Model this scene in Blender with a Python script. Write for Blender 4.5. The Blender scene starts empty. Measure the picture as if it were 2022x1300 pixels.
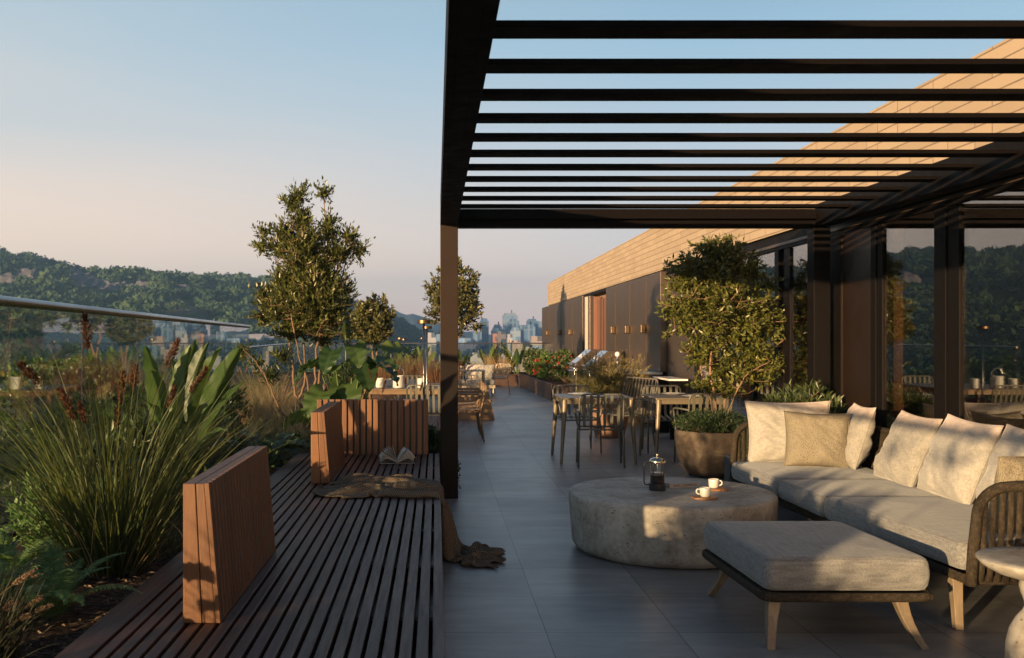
import bpy, bmesh, math, random
import numpy as np
from mathutils import Vector, Matrix, Euler, noise as mnoise

# ------------------------------------------------------------------ scene, camera, light
S = bpy.context.scene
COL = S.collection
R = math.radians
S.render.engine = 'CYCLES'
S.render.resolution_x, S.render.resolution_y = 1024, 658
S.view_settings.view_transform = 'Standard'
S.view_settings.look = 'None'
S.view_settings.gamma = 1.0
S.view_settings.exposure = 1.62
F, CX, CY, H = 1950.0, 861.0, 667.0, 1.5        # focal length in photo pixels, vanishing point, eye height

cam_d = bpy.data.cameras.new('camera')
cam = bpy.data.objects.new('camera', cam_d); COL.objects.link(cam)
cam.location = (0, 0, H); cam.rotation_euler = (R(90), 0, 0)
cam_d.sensor_width = 36.0; cam_d.lens = 36.0 * F / 2022
cam_d.shift_x = (1011 - CX) / 2022; cam_d.shift_y = (CY - 650) / 2022
cam_d.clip_start = 0.05; cam_d.clip_end = 6000
cam_d.dof.use_dof = True; cam_d.dof.focus_distance = 7.0; cam_d.dof.aperture_fstop = 5.6
S.camera = cam

SUN_AZ, SUN_EL = R(39.5), R(5.5)                # azimuth of travel from +Y towards +X
d = Vector((math.sin(SUN_AZ) * math.cos(SUN_EL), math.cos(SUN_AZ) * math.cos(SUN_EL), -math.sin(SUN_EL)))
sl = bpy.data.lights.new('sun', 'SUN'); sl.energy = 5.0; sl.angle = R(0.55); sl.color = (1.0, 0.60, 0.31)
sun = bpy.data.objects.new('sun', sl); COL.objects.link(sun)
sun.rotation_euler = d.to_track_quat('-Z', 'Y').to_euler(); sun.location = (-20, -25, 12)

W = bpy.data.worlds.new('World'); S.world = W; W.use_nodes = True
wt = W.node_tree; wt.nodes.clear()
sky = wt.nodes.new('ShaderNodeTexSky'); sky.sky_type = 'NISHITA'; sky.sun_disc = False
sky.sun_elevation = SUN_EL; sky.sun_rotation = math.pi + SUN_AZ
sky.altitude = 100; sky.air_density = 1.0; sky.dust_density = 1.2; sky.ozone_density = 2.0
bg = wt.nodes.new('ShaderNodeBackground'); bg.inputs[1].default_value = 0.15
wo = wt.nodes.new('ShaderNodeOutputWorld')
# dusk tint of the sky: pink band at the horizon, pale blue above, warmer to the left (west)
tcw = wt.nodes.new('ShaderNodeTexCoord'); spw = wt.nodes.new('ShaderNodeSeparateXYZ'); wt.links.new(tcw.outputs[0], spw.inputs[0])
def wramp(src, stops):
    r_ = wt.nodes.new('ShaderNodeValToRGB'); wt.links.new(src, r_.inputs[0]); e = r_.color_ramp.elements
    while len(e) > 1: e.remove(e[-1])
    e[0].position = stops[0][0]; e[0].color = (*stops[0][1], 1)
    for p, c in stops[1:]: n_ = e.new(p); n_.color = (*c, 1)
    return r_.outputs[0]
def wmix(f, a, b, mode='MIX'):
    m_ = wt.nodes.new('ShaderNodeMix'); m_.data_type = 'RGBA'; m_.blend_type = mode
    for i, v in ((0, f), (6, a), (7, b)):
        if isinstance(v, bpy.types.NodeSocket): wt.links.new(v, m_.inputs[i])
        else: m_.inputs[i].default_value = v
    return m_.outputs[2]
SK = 1 / .15
grad_l = wramp(spw.outputs[2], [(0.0, (.43, .31, .255)), (.07, (.47, .33, .245)), (.13, (.380, .288, .230)), (.20, (.245, .238, .232)), (.32, (.165, .203, .228)), (.5, (.045, .070, .105)), (1.0, (.014, .026, .050))])
grad_r = wramp(spw.outputs[2], [(0.0, (.43, .31, .295)), (.05, (.36, .278, .272)), (.13, (.22, .215, .230)), (.28, (.115, .175, .220)), (.5, (.035, .060, .095)), (1.0, (.012, .022, .048))])
mr = wt.nodes.new('ShaderNodeMapRange'); wt.links.new(spw.outputs[0], mr.inputs[0]); mr.inputs[1].default_value = -.42; mr.inputs[2].default_value = .25
grad = wmix(mr.outputs[0], grad_l, grad_r)
nzw = wt.nodes.new('ShaderNodeTexNoise'); mpw = wt.nodes.new('ShaderNodeMapping'); wt.links.new(tcw.outputs[0], mpw.inputs[0]); mpw.inputs[3].default_value = (1, 1, 5)
wt.links.new(mpw.outputs[0], nzw.inputs[0]); nzw.inputs['Scale'].default_value = 1.6; nzw.inputs['Detail'].default_value = 4
veil = wramp(nzw.outputs[0], [(.36, (.955, .975, 1.0)), (.5, (1.0, 1.0, 1.0)), (.64, (1.07, 1.02, .985))])
grad = wmix(1.0, grad, veil, 'MULTIPLY')
dx = wt.nodes.new('ShaderNodeMapRange'); wt.links.new(spw.outputs[0], dx.inputs[0]); dx.inputs[1].default_value = .55; dx.inputs[2].default_value = .9
grad = wmix(dx.outputs[0], grad, wmix(1.0, grad, (.5, .5, .55, 1), 'MULTIPLY'))
sc_ = wmix(1.0, grad, (SK, SK, SK, 1), 'MULTIPLY')
wt.links.new(wmix(.86, sky.outputs[0], sc_), bg.inputs[0]); wt.links.new(bg.outputs[0], wo.inputs[0])

HAZE = .00052
# ------------------------------------------------------------------ helpers
def P(px, py, Y):
    """photo pixel at depth Y -> world point"""
    return Vector(((px - CX) * Y / F, Y, H - (py - CY) * Y / F))

def tag(o, label=None, cat=None, group=None, kind=None):
    if label: o['label'] = label
    if cat: o['category'] = cat
    if group: o['group'] = group
    if kind: o['kind'] = kind
    return o

def thing(name, label, cat, loc=(0, 0, 0), rz=0.0, group=None):
    o = bpy.data.objects.new(name, None); COL.objects.link(o)
    o.empty_display_size = 0.1
    o.location = loc; o.rotation_euler = (0, 0, rz)
    return tag(o, label, cat, group)

def children(o):
    return [c for c in COL.objects if c.parent == o]

def copy_tree(o, parent=None):
    kids = children(o)
    c = o.copy(); COL.objects.link(c); c.parent = parent
    for k in kids: copy_tree(k, c)
    return c

def dup(root, loc, rz=0.0, label=None, group=None, scale=None):
    c = copy_tree(root)
    c.location = loc; c.rotation_euler = (0, 0, rz)
    if label: c['label'] = label
    if group: c['group'] = group
    if scale: c.scale = (scale,) * 3 if not hasattr(scale, '__len__') else scale
    return c

class MB:
    """collects shapes, builds ONE mesh object"""
    def __init__(s): s.v = []; s.f = []; s.uv = None
    def add(s, vs, fs):
        n = len(s.v); s.v += [tuple(v) for v in vs]; s.f += [tuple(i + n for i in f) for f in fs]; return s
    def box(s, x0, x1, y0, y1, z0, z1, M=None):
        vs = [Vector(p) for p in ((x0,y0,z0),(x1,y0,z0),(x1,y1,z0),(x0,y1,z0),(x0,y0,z1),(x1,y0,z1),(x1,y1,z1),(x0,y1,z1))]
        if M: vs = [M @ v for v in vs]
        return s.add(vs, [(0,3,2,1),(4,5,6,7),(0,1,5,4),(1,2,6,5),(2,3,7,6),(3,0,4,7)])
    def prism(s, poly, z0, z1, M=None):
        n = len(poly)
        vs = [Vector((x, y, z0)) for x, y in poly] + [Vector((x, y, z1)) for x, y in poly]
        if M: vs = [M @ v for v in vs]
        return s.add(vs, [tuple(range(n - 1, -1, -1)), tuple(range(n, 2 * n))] + [(i, (i+1) % n, n + (i+1) % n, n + i) for i in range(n)])
    def tube(s, pts, rad, n=8, cap=True, flat=1.0):
        pts = [Vector(p) for p in pts]; m = len(pts)
        if not hasattr(rad, '__len__'): rad = [rad] * m
        vs, fs = [], []
        up = None
        for i in range(m):
            t = (pts[min(i+1, m-1)] - pts[max(i-1, 0)])
            if t.length < 1e-9: t = Vector((0, 0, 1))
            t.normalize()
            if up is None:
                up = Vector((0, 0, 1)) if abs(t.z) < .9 else Vector((0, 1, 0))
            a = t.cross(up)
            if a.length < 1e-6: a = t.orthogonal()
            a.normalize(); b = a.cross(t).normalized(); up = b
            for k in range(n):
                an = 2 * math.pi * k / n
                vs.append(pts[i] + (a * math.cos(an) + b * math.sin(an) * flat) * rad[i])
        for i in range(m - 1):
            for k in range(n):
                k2 = (k + 1) % n
                fs.append((i*n+k, (i+1)*n+k, (i+1)*n+k2, i*n+k2))
        if cap: fs += [tuple(range(n)), tuple(range((m-1)*n + n - 1, (m-1)*n - 1, -1))]
        return s.add(vs, fs)
    def lathe(s, prof, c=(0, 0, 0), n=32, M=None, sx=1.0, sy=1.0):
        vs, fs = [], []
        m = len(prof)
        for r, z in prof:
            for k in range(n):
                a = 2 * math.pi * k / n
                p = Vector((r * math.cos(a) * sx, r * math.sin(a) * sy, z))
                if M: p = M @ p
                vs.append(p + Vector(c))
        for i in range(m - 1):
            for k in range(n):
                k2 = (k+1) % n
                fs.append((i*n+k, i*n+k2, (i+1)*n+k2, (i+1)*n+k))
        fs += [tuple(range(n-1, -1, -1)), tuple(range((m-1)*n, m*n))]
        return s.add(vs, fs)
    def grid(s, fn, nu, nv, uvs=None):
        """fn(u,v)->point for u,v in 0..1; also stores uv (uvs=(su,sv))"""
        vs = [fn(i/nu, j/nv) for j in range(nv+1) for i in range(nu+1)]
        fs = [(j*(nu+1)+i, j*(nu+1)+i+1, (j+1)*(nu+1)+i+1, (j+1)*(nu+1)+i) for j in range(nv) for i in range(nu)]
        if uvs is not None:
            if s.uv is None: s.uv = {}
            n = len(s.v)
            for j in range(nv+1):
                for i in range(nu+1): s.uv[n + j*(nu+1)+i] = (i/nu*uvs[0], j/nv*uvs[1])
        return s.add(vs, fs)
    def build(s, name, mat, parent=None, w=False, bevel=0, seg=2, smooth=False, sub=0, solid=0, auto=None):
        v = s.v
        if w and parent is not None:
            L = parent.location; v = [(a-L.x, b-L.y, c-L.z) for a, b, c in v]
        me = bpy.data.meshes.new(name); me.from_pydata(v, [], s.f)
        if s.uv:
            ul = me.uv_layers.new(name='UVMap')
            li = np.zeros(len(me.loops), 'i'); me.loops.foreach_get('vertex_index', li)
            arr = np.array([s.uv.get(int(i), (0, 0)) for i in li], 'f').ravel()
            ul.data.foreach_set('uv', arr)
        me.update()
        o = bpy.data.objects.new(name, me); COL.objects.link(o)
        if mat: me.materials.append(mat)
        if parent is not None: o.parent = parent
        if smooth or auto: me.polygons.foreach_set('use_smooth', [True] * len(me.polygons))
        if solid:
            m = o.modifiers.new('sol', 'SOLIDIFY'); m.thickness = solid; m.offset = 0
        if bevel:
            m = o.modifiers.new('bev', 'BEVEL'); m.width = bevel; m.segments = seg; m.limit_method = 'ANGLE'; m.angle_limit = R(40)
            if seg > 2: me.polygons.foreach_set('use_smooth', [True] * len(me.polygons)); m.harden_normals = True
        if sub:
            m = o.modifiers.new('sub', 'SUBSURF'); m.levels = sub; m.render_levels = sub
        if auto:
            me.set_sharp_from_angle(angle=R(auto))
        return o

def mesh_np(name, verts, faces, mat, parent=None, vattr=None, smooth=False, w=False):
    """verts (N,3), faces list of (M,k) arrays"""
    verts = np.asarray(verts, 'f')
    if w and parent is not None: verts = verts - np.array(parent.location, 'f')
    me = bpy.data.meshes.new(name)
    loops = np.concatenate([f.ravel() for f in faces]).astype('i')
    sizes = np.concatenate([np.full(len(f), f.shape[1]) for f in faces]).astype('i')
    me.vertices.add(len(verts)); me.vertices.foreach_set('co', verts.ravel())
    me.loops.add(len(loops)); me.loops.foreach_set('vertex_index', loops)
    me.polygons.add(len(sizes))
    st = np.concatenate([[0], np.cumsum(sizes)[:-1]]).astype('i')
    me.polygons.foreach_set('loop_start', st); me.polygons.foreach_set('loop_total', sizes)
    me.update(calc_edges=True); me.validate()
    if vattr is not None:
        a = me.attributes.new('v', 'FLOAT', 'POINT'); a.data.foreach_set('value', np.asarray(vattr, 'f'))
    if smooth: me.polygons.foreach_set('use_smooth', np.ones(len(sizes), bool))
    me.materials.append(mat)
    o = bpy.data.objects.new(name, me); COL.objects.link(o)
    if parent is not None: o.parent = parent
    return o

# ------------------------------------------------------------------ materials
class NT:
    def __init__(s, name):
        s.m = bpy.data.materials.new(name); s.m.use_nodes = True
        s.t = s.m.node_tree; s.t.nodes.clear()
        s.out = s.t.nodes.new('ShaderNodeOutputMaterial')
        s._obj = None
    def n(s, typ, ins=None, out=0, **props):
        nd = s.t.nodes.new('ShaderNode' + typ)
        for k, v in props.items(): setattr(nd, k, v)
        for k, v in (ins or {}).items():
            if isinstance(v, bpy.types.NodeSocket): s.t.links.new(v, nd.inputs[k])
            else: nd.inputs[k].default_value = v
        return nd.outputs[out]
    def obj(s):
        if s._obj is None: s._obj = s.n('TexCoord', out=3)
        return s._obj
    def uv(s): return s.n('TexCoord', out=2)
    def map(s, vec, scale=(1,1,1), loc=(0,0,0), rot=(0,0,0)):
        return s.n('Mapping', {0: vec, 1: loc, 2: rot, 3: scale})
    def noise(s, vec, scale=5, detail=4, rough=.55, out=0, dist=0.0):
        return s.n('TexNoise', {'Vector': vec, 'Scale': scale, 'Detail': detail, 'Roughness': rough, 'Distortion': dist}, out=out)
    def ramp(s, fac, stops):
        nd = s.t.nodes.new('ShaderNodeValToRGB'); s.t.links.new(fac, nd.inputs[0])
        cr = nd.color_ramp
        while len(cr.elements) > 1: cr.elements.remove(cr.elements[-1])
        cr.elements[0].position = stops[0][0]; cr.elements[0].color = c4(stops[0][1])
        for p, c in stops[1:]:
            e = cr.elements.new(p); e.color = c4(c)
        return nd.outputs[0]
    def mix(s, fac, a, b, mode='MIX'):
        nd = s.t.nodes.new('ShaderNodeMix'); nd.data_type = 'RGBA'; nd.blend_type = mode
        for i, v in ((0, fac), (6, a), (7, b)):
            if isinstance(v, bpy.types.NodeSocket): s.t.links.new(v, nd.inputs[i])
            elif i == 0: nd.inputs[i].default_value = v
            else: nd.inputs[i].default_value = c4(v)
        return nd.outputs[2]
    def math(s, op, a, b=0.0, c=0.0):
        return s.n('Math', {0: a, 1: b, 2: c}, operation=op)
    def bump(s, h, strength=.3, dist=.01, normal=None):
        ins = {'Strength': strength, 'Distance': dist, 'Height': h}
        if normal is not None: ins['Normal'] = normal
        return s.n('Bump', ins)
    def bsdf(s, base, rough=.6, metal=0.0, normal=None, spec=.5, **kw):
        ins = {'Base Color': base if isinstance(base, bpy.types.NodeSocket) else c4(base), 'Roughness': rough, 'Metallic': metal, 'Specular IOR Level': spec}
        if normal is not None: ins['Normal'] = normal
        ins.update(kw)
        return s.n('BsdfPrincipled', ins)
    def done(s, sh):
        s.t.links.new(sh, s.out.inputs[0]); return s.m

def c4(c): return tuple(c) + (1.0,) if len(c) == 3 else tuple(c)

def plain(name, col, rough=.5, metal=0.0, var=.15, scale=8, bump=.0, bscale=60, spec=.5):
    t = NT(name); o = t.obj()
    n1 = t.noise(o, scale, 5)
    c = t.mix(n1, [x * (1 - var) for x in col], [min(1, x * (1 + var)) for x in col])
    r = t.n('MapRange', {0: t.noise(o, scale * 3, 3), 1: .3, 2: .7, 3: max(0, rough - .08), 4: min(1, rough + .08)})
    nm = t.bump(t.noise(o, bscale, 4), bump, .002) if bump else None
    return t.done(t.bsdf(c, r, metal, nm, spec))

def wood(name, a, b, axis=1, rough=.5, grain=1.0, bump=.25):
    t = NT(name); o = t.obj()
    oi = t.n('ObjectInfo', out=5)
    sc = [22 * grain] * 3; sc[axis] = 1.1 * grain
    m = t.map(o, scale=sc)
    g = t.noise(m, 3.0, 7, .62, dist=.6)
    g2 = t.noise(t.map(o, scale=[s_ * 4 for s_ in sc]), 3, 3)
    # each board its own tone: cells across the grain
    bs = [17.24] * 3; bs[axis] = .35
    tone = t.n('TexWhiteNoise', {'Vector': t.n('VectorMath', {0: t.map(o, scale=bs)}, operation='FLOOR')})
    f = t.math('ADD', t.math('MULTIPLY', g, .75), t.math('MULTIPLY', tone, .35))
    c = t.ramp(f, [(.25, a), (.8, b)])
    c = t.mix(t.math('MULTIPLY', g2, .45), c, [x * .45 for x in a])
    r = t.n('MapRange', {0: g, 1: .3, 2: .8, 3: rough + .12, 4: rough - .08})
    return t.done(t.bsdf(c, r, 0, t.bump(g2, bump, .002)))

def leafmat(name, dark, light, rough=.42, trans=.35, tcol=None, spec=.5):
    t = NT(name)
    v = t.n('Attribute', out=2, attribute_name='v')
    n1 = t.noise(t.obj(), 22, 2)
    f = t.math('ADD', t.math('MULTIPLY', v, .8), t.math('MULTIPLY', n1, .3))
    c = t.ramp(f, [(.15, dark), (.85, light)])
    b = t.bsdf(c, rough, 0, None, spec)
    tc = t.mix(.5, c, tcol or light)
    tr = t.n('BsdfTranslucent', {0: tc})
    return t.done(t.n('MixShader', {0: trans, 1: b, 2: tr}))

def fabric(name, a, b, scale=260, bump=.35, rough=.92, uv=False, weave=True):
    t = NT(name); o = t.obj()
    thr1 = t.noise(t.map(o, scale=(1, .06, 1)), scale, 2); thr2 = t.noise(t.map(o, scale=(.06, 1, .3)), scale, 2)
    f = t.math('MULTIPLY', t.math('ADD', thr1, thr2), .5)
    big = t.noise(o, 3, 3)
    f2 = t.math('ADD', t.math('MULTIPLY', f, 1.5), t.math('MULTIPLY', big, .15))
    c = t.ramp(f2, [(.55, a), (1.0, b)])
    h = t.math('ADD', f, t.math('MULTIPLY', big, .0))
    return t.done(t.bsdf(c, rough, 0, t.bump(h, bump, .0025), .2, **{'Sheen Weight': .25, 'Sheen Roughness': .5}))

def glassmat(name, tint, refl=1.0, rough=0.0, base=.04, ior=1.5):
    t = NT(name)
    bf = t.n('NewGeometry', out=6)
    fr = t.n('Fresnel', {0: t.math('ADD', t.math('MULTIPLY', bf, 1 / ior - ior), ior)})   # same reflectance from both faces of the pane
    f = t.math('MINIMUM', t.math('ADD', t.math('MULTIPLY', fr, refl), base), 1.0)
    tr = t.n('BsdfTransparent', {0: c4(tint)})
    gl = t.n('BsdfGlossy', {0: (1, 1, 1, 1), 1: rough})
    return t.done(t.n('MixShader', {0: f, 1: tr, 2: gl}))

M = {}
def tile_mat():
    t = NT('porcelain_tile'); o = t.obj()
    m = t.map(o, loc=(-.56 + .67 * 20, -5.019 + .70 * 40, 0))
    br = t.t.nodes.new('ShaderNodeTexBrick'); t.t.links.new(m, br.inputs['Vector'])
    br.offset = 0.0; br.squash = 1.0
    for k, v in (('Scale', 1.0), ('Mortar Size', .0030), ('Mortar Smooth', .2), ('Bias', 0.0), ('Brick Width', .67), ('Row Height', .70)):
        br.inputs[k].default_value = v
    br.inputs['Color1'].default_value = (.80, .80, .81, 1); br.inputs['Color2'].default_value = (1.16, 1.15, 1.14, 1)
    n1 = t.noise(t.map(o, scale=(1.2, 5.0, 1)), 1.6, 8, .62)
    n2 = t.noise(t.map(o, scale=(2, 14, 1)), 6, 6, .7)
    n3 = t.noise(o, 1.3, 6, .6)
    f = t.math('ADD', t.math('MULTIPLY', n1, .6), t.math('MULTIPLY', n2, .4))
    c = t.ramp(f, [(.34, (.145, .142, .143)), (.5, (.22, .215, .213)), (.68, (.31, .302, .298))])
    c = t.mix(1.0, c, br.outputs[0], 'MULTIPLY')
    c = t.mix(t.math('MULTIPLY', br.outputs[1], .85), c, (.035, .034, .033))
    r = t.n('MapRange', {0: t.math('ADD', t.math('MULTIPLY', n3, .6), t.math('MULTIPLY', n2, .4)), 1: .3, 2: .7, 3: .30, 4: .48})
    h = t.math('SUBTRACT', t.math('MULTIPLY', n2, .25), br.outputs[1])
    return t.done(t.bsdf(c, r, 0, t.bump(h, .25, .002), .55))
M['tile'] = tile_mat()

def brick_mat():
    t = NT('long_brick'); o = t.obj()
    sx = t.n('SeparateXYZ', {0: o}, out=1); 
    sep = t.t.nodes.new('ShaderNodeSeparateXYZ'); t.t.links.new(o, sep.inputs[0])
    cb = t.n('CombineXYZ', {0: sep.outputs[1], 1: sep.outputs[2], 2: 0.0})
    m = t.map(cb, loc=(40, 9, 0))
    def br(c1, c2, mort):
        b = t.t.nodes.new('ShaderNodeTexBrick'); t.t.links.new(m, b.inputs['Vector'])
        b.offset = .37; b.squash = 1.0
        for k, v in (('Scale', 1.0), ('Mortar Size', .006), ('Mortar Smooth', .25), ('Bias', 0.0), ('Brick Width', .58), ('Row Height', .094)):
            b.inputs[k].default_value = v
        b.inputs['Color1'].default_value = c4(c1); b.inputs['Color2'].default_value = c4(c2); b.inputs['Mortar'].default_value = c4(mort)
        return b
    b = br((.215, .19, .135), (.29, .258, .188), (.07, .055, .04))
    n1 = t.noise(o, 30, 6, .65); n2 = t.noise(o, 4, 4)
    c = t.mix(t.math('MULTIPLY', n1, .5), b.outputs[0], (.19, .16, .12))
    c = t.mix(t.math('MULTIPLY', n2, .3), c, (.34, .295, .23))
    h = t.math('SUBTRACT', t.math('MULTIPLY', n1, .35), b.outputs[1])
    return t.done(t.bsdf(c, .85, 0, t.bump(h, .6, .006), .3))
M['brick'] = brick_mat()
M['dark_metal'] = plain('black_brown_aluminium', (.0042, .004, .004), .5, 0, .1, 3, .0, 200, .06)
M['pergola'] = plain('powder_coated_bronze', (.016, .0115, .009), .5, .0, .10, 2, .0, 500, .12)
M['louvre'] = plain('louvre_aluminium', (.0035, .003, .0028), .6, .0, .1, 3, 0, 60, .05)
def bronze_mat():
    t = NT('brushed_bronze_panel'); o = t.obj()
    g = t.noise(t.map(o, scale=(60, 60, .6)), 4, 4)
    c = t.mix(g, (.040, .032, .026), (.062, .050, .040))
    n = t.noise(o, .7, 3)
    r = t.n('MapRange', {0: n, 1: .3, 2: .7, 3: .36, 4: .46})
    return t.done(t.bsdf(c, r, .35, t.bump(g, .04, .001)))
M['bronze'] = bronze_mat()
M['brass_lamp'] = plain('bronzed_lamp', (.13, .095, .055), .42, .9, .1, 12)
M['bronze_dark'] = plain('dark_brown_panel', (.0095, .006, .0045), .35, 0, .15, 2, 0, 60, .3)
M['brass'] = plain('aged_brass', (.62, .42, .20), .28, 1.0, .12, 12)
M['brass_dull'] = plain('dull_brass_joint', (.11, .088, .062), .4, 1.0, .15, 3)
M['brass_lid'] = plain('polished_lid', (.66, .58, .44), .16, 1.0, .05, 8)
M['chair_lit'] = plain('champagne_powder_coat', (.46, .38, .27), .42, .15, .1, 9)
M['roof_grey'] = plain('gravel_roof', (.045, .040, .038), .9, 0, .3, 3, .4, 30)
M['rockface'] = plain('pale_rock', (.065, .072, .088), .95, 0, .6, .5, 1.0, 2)
M['steel_roof'] = plain('grey_metal_roof', (.30, .32, .34), .4, .3, .1, .5)
M['steel'] = plain('brushed_steel', (.62, .62, .62), .22, 1.0, .08, 20)
M['tube_steel'] = plain('railing_steel', (.22, .22, .225), .30, 1.0, .0, .15)
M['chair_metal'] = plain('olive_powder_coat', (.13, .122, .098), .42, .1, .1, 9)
M['table_metal'] = plain('warm_powder_coat', (.20, .16, .11), .38, .25, .08, 6)
M['wood_y'] = wood('ipe_decking', (.050, .024, .016), (.125, .060, .038), 1, .46)
M['wood_z'] = wood('ipe_panel', (.115, .044, .016), (.255, .108, .040), 2, .46)
M['wood_dark'] = wood('ipe_dark', (.09, .042, .026), (.175, .082, .048), 2, .5)
M['oak'] = wood('pale_oak_leg', (.20, .145, .095), (.32, .24, .155), 2, .5)
M['teak'] = wood('teak_furniture', (.20, .12, .06), (.34, .21, .11), 0, .5)
M['coaster'] = wood('acacia_board', (.26, .10, .035), (.48, .21, .08), 0, .4)
M['corten'] = plain('oxidised_steel_planter', (.085, .045, .034), .48, .35, .35, 3, .15, 90)
M['cushion'] = fabric('grey_beige_weave', (.12, .118, .116), (.27, .26, .25), 130, .3)
M['pillow'] = fabric('cream_linen', (.27, .25, .222), (.43, .40, .358), 170, .3)
M['pillow_grey'] = fabric('stone_linen', (.21, .195, .17), (.37, .34, .30), 170, .3)
def boucle():
    t = NT('basket_weave_fabric'); o = t.obj()
    v = t.n('TexVoronoi', {'Vector': t.map(o, scale=(1.0, 1.7, 1.0)), 'Scale': 150.0, 'Randomness': .5})
    n = t.noise(o, 220, 3)
    c = t.ramp(v, [(.12, (.40, .35, .26)), (.5, (.28, .24, .175)), (.8, (.11, .09, .065))])
    h = t.math('ADD', t.math('MULTIPLY', v, -1.0), t.math('MULTIPLY', n, .3))
    return t.done(t.bsdf(c, .95, 0, t.bump(h, .8, .006), .1))
M['boucle'] = boucle()
def rope():
    t = NT('braided_rope'); o = t.obj()
    w1 = t.n('TexWave', {'Vector': t.map(o, rot=(.5, .8, .6)), 'Scale': 62.0, 'Distortion': 3.0, 'Detail': 2.0})
    w2 = t.n('TexWave', {'Vector': t.map(o, rot=(-.6, .7, -.8)), 'Scale': 62.0, 'Distortion': 3.0, 'Detail': 2.0})
    n = t.noise(o, 60, 3)
    f = t.math('MULTIPLY', t.math('MAXIMUM', w1, w2), n)
    c = t.ramp(f, [(.15, (.018, .014, .011)), (.5, (.060, .045, .030)), (.75, (.15, .11, .07))])
    return t.done(t.bsdf(c, .85, 0, t.bump(f, .7, .004), .2))
M['rope'] = rope()
def travertine():
    t = NT('travertine'); o = t.obj()
    n1 = t.noise(o, 3.2, 9, .62, dist=.4); n2 = t.noise(o, 26, 5, .6)
    n3 = t.noise(t.map(o, scale=(1, 1, 1.6)), 13, 4, .6)
    pits = t.n('TexVoronoi', {'Vector': t.map(o, scale=(1, 1, 1.9)), 'Scale': 26.0})
    pm = t.math('MULTIPLY', t.math('LESS_THAN', pits, .22), t.math('GREATER_THAN', n3, .53))
    c = t.ramp(t.math('ADD', t.math('MULTIPLY', n1, .65), t.math('MULTIPLY', n2, .35)), [(.34, (.19, .16, .125)), (.45, (.30, .265, .22)), (.53, (.38, .345, .295)), (.64, (.50, .465, .41))])
    c = t.mix(t.math('MULTIPLY', pm, .8), c, (.12, .09, .06))
    h = t.math('SUBTRACT', t.math('MULTIPLY', n2, .3), pm)
    return t.done(t.bsdf(c, .62, 0, t.bump(h, .5, .004), .4))
M['travertine'] = travertine()
M['concrete'] = plain('concrete_coping', (.15, .148, .145), .75, 0, .18, 4, .3, 60)
def pot_mat():
    t = NT('weathered_clay'); o = t.obj()
    n1 = t.noise(o, 5, 8, .65, dist=.6); n2 = t.noise(o, 40, 4)
    c = t.ramp(n1, [(.35, (.045, .032, .024)), (.52, (.092, .066, .047)), (.68, (.165, .125, .09))])
    return t.done(t.bsdf(c, .8, 0, t.bump(t.math('ADD', n1, t.math('MULTIPLY', n2, .3)), .5, .01), .3))
M['pot'] = pot_mat()
M['darkpot'] = plain('charcoal_clay', (.05, .05, .048), .7, 0, .3, 6, .3, 50)
M['terracotta'] = plain('terracotta', (.22, .12, .075), .8, 0, .2, 8, .3, 70)
M['ceramic'] = plain('white_ceramic', (.60, .58, .54), .25, 0, .03, 10)
M['coffee'] = plain('coffee', (.020, .009, .005), .12, 0, .1, 5)
M['paper'] = plain('book_paper', (.62, .58, .50), .8, 0, .08, 40)
M['bookcover'] = plain('grey_book_cover', (.36, .33, .30), .5, 0, .1, 10)
M['ink'] = plain('ink_black', (.012, .012, .012), .5, 0, .0, 10)
M['black_plastic'] = plain('black_plastic', (.02, .02, .02), .35, 0, .1, 10)
M['tyre'] = M['black_plastic']
M['soil'] = None
def soil():
    t = NT('bark_mulch'); o = t.obj()
    v = t.n('TexVoronoi', {'Vector': t.map(o, scale=(1, 2.2, 1)), 'Scale': 34.0}, out=1)
    n = t.noise(o, 50, 5)
    f = t.n('SeparateColor', {0: v})
    c = t.ramp(f, [(.1, (.018, .011, .008)), (.6, (.06, .036, .024)), (.95, (.13, .085, .06))])
    return t.done(t.bsdf(c, .9, 0, t.bump(t.math('ADD', f, n), 1.0, .02), .2))
M['soil'] = soil()
M['curtain'] = fabric('sheer_curtain', (.20, .14, .095), (.30, .21, .14), 120, .2)
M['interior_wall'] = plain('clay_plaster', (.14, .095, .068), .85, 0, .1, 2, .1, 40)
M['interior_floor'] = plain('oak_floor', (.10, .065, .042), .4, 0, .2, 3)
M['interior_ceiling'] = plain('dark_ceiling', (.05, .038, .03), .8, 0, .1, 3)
M['bark'] = plain('smooth_bark', (.17, .105, .068), .8, 0, .35, 20, .5, 60)
M['rail_glass'] = glassmat('railing_glass', (.80, .86, .86), .85, 0, .015)
M['facade_glass'] = glassmat('facade_glass', (.56, .52, .48), 1.3, 0, .10)
M['press_glass'] = glassmat('coffee_press_glass', (.92, .93, .93), 1.0, 0, .03)

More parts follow.
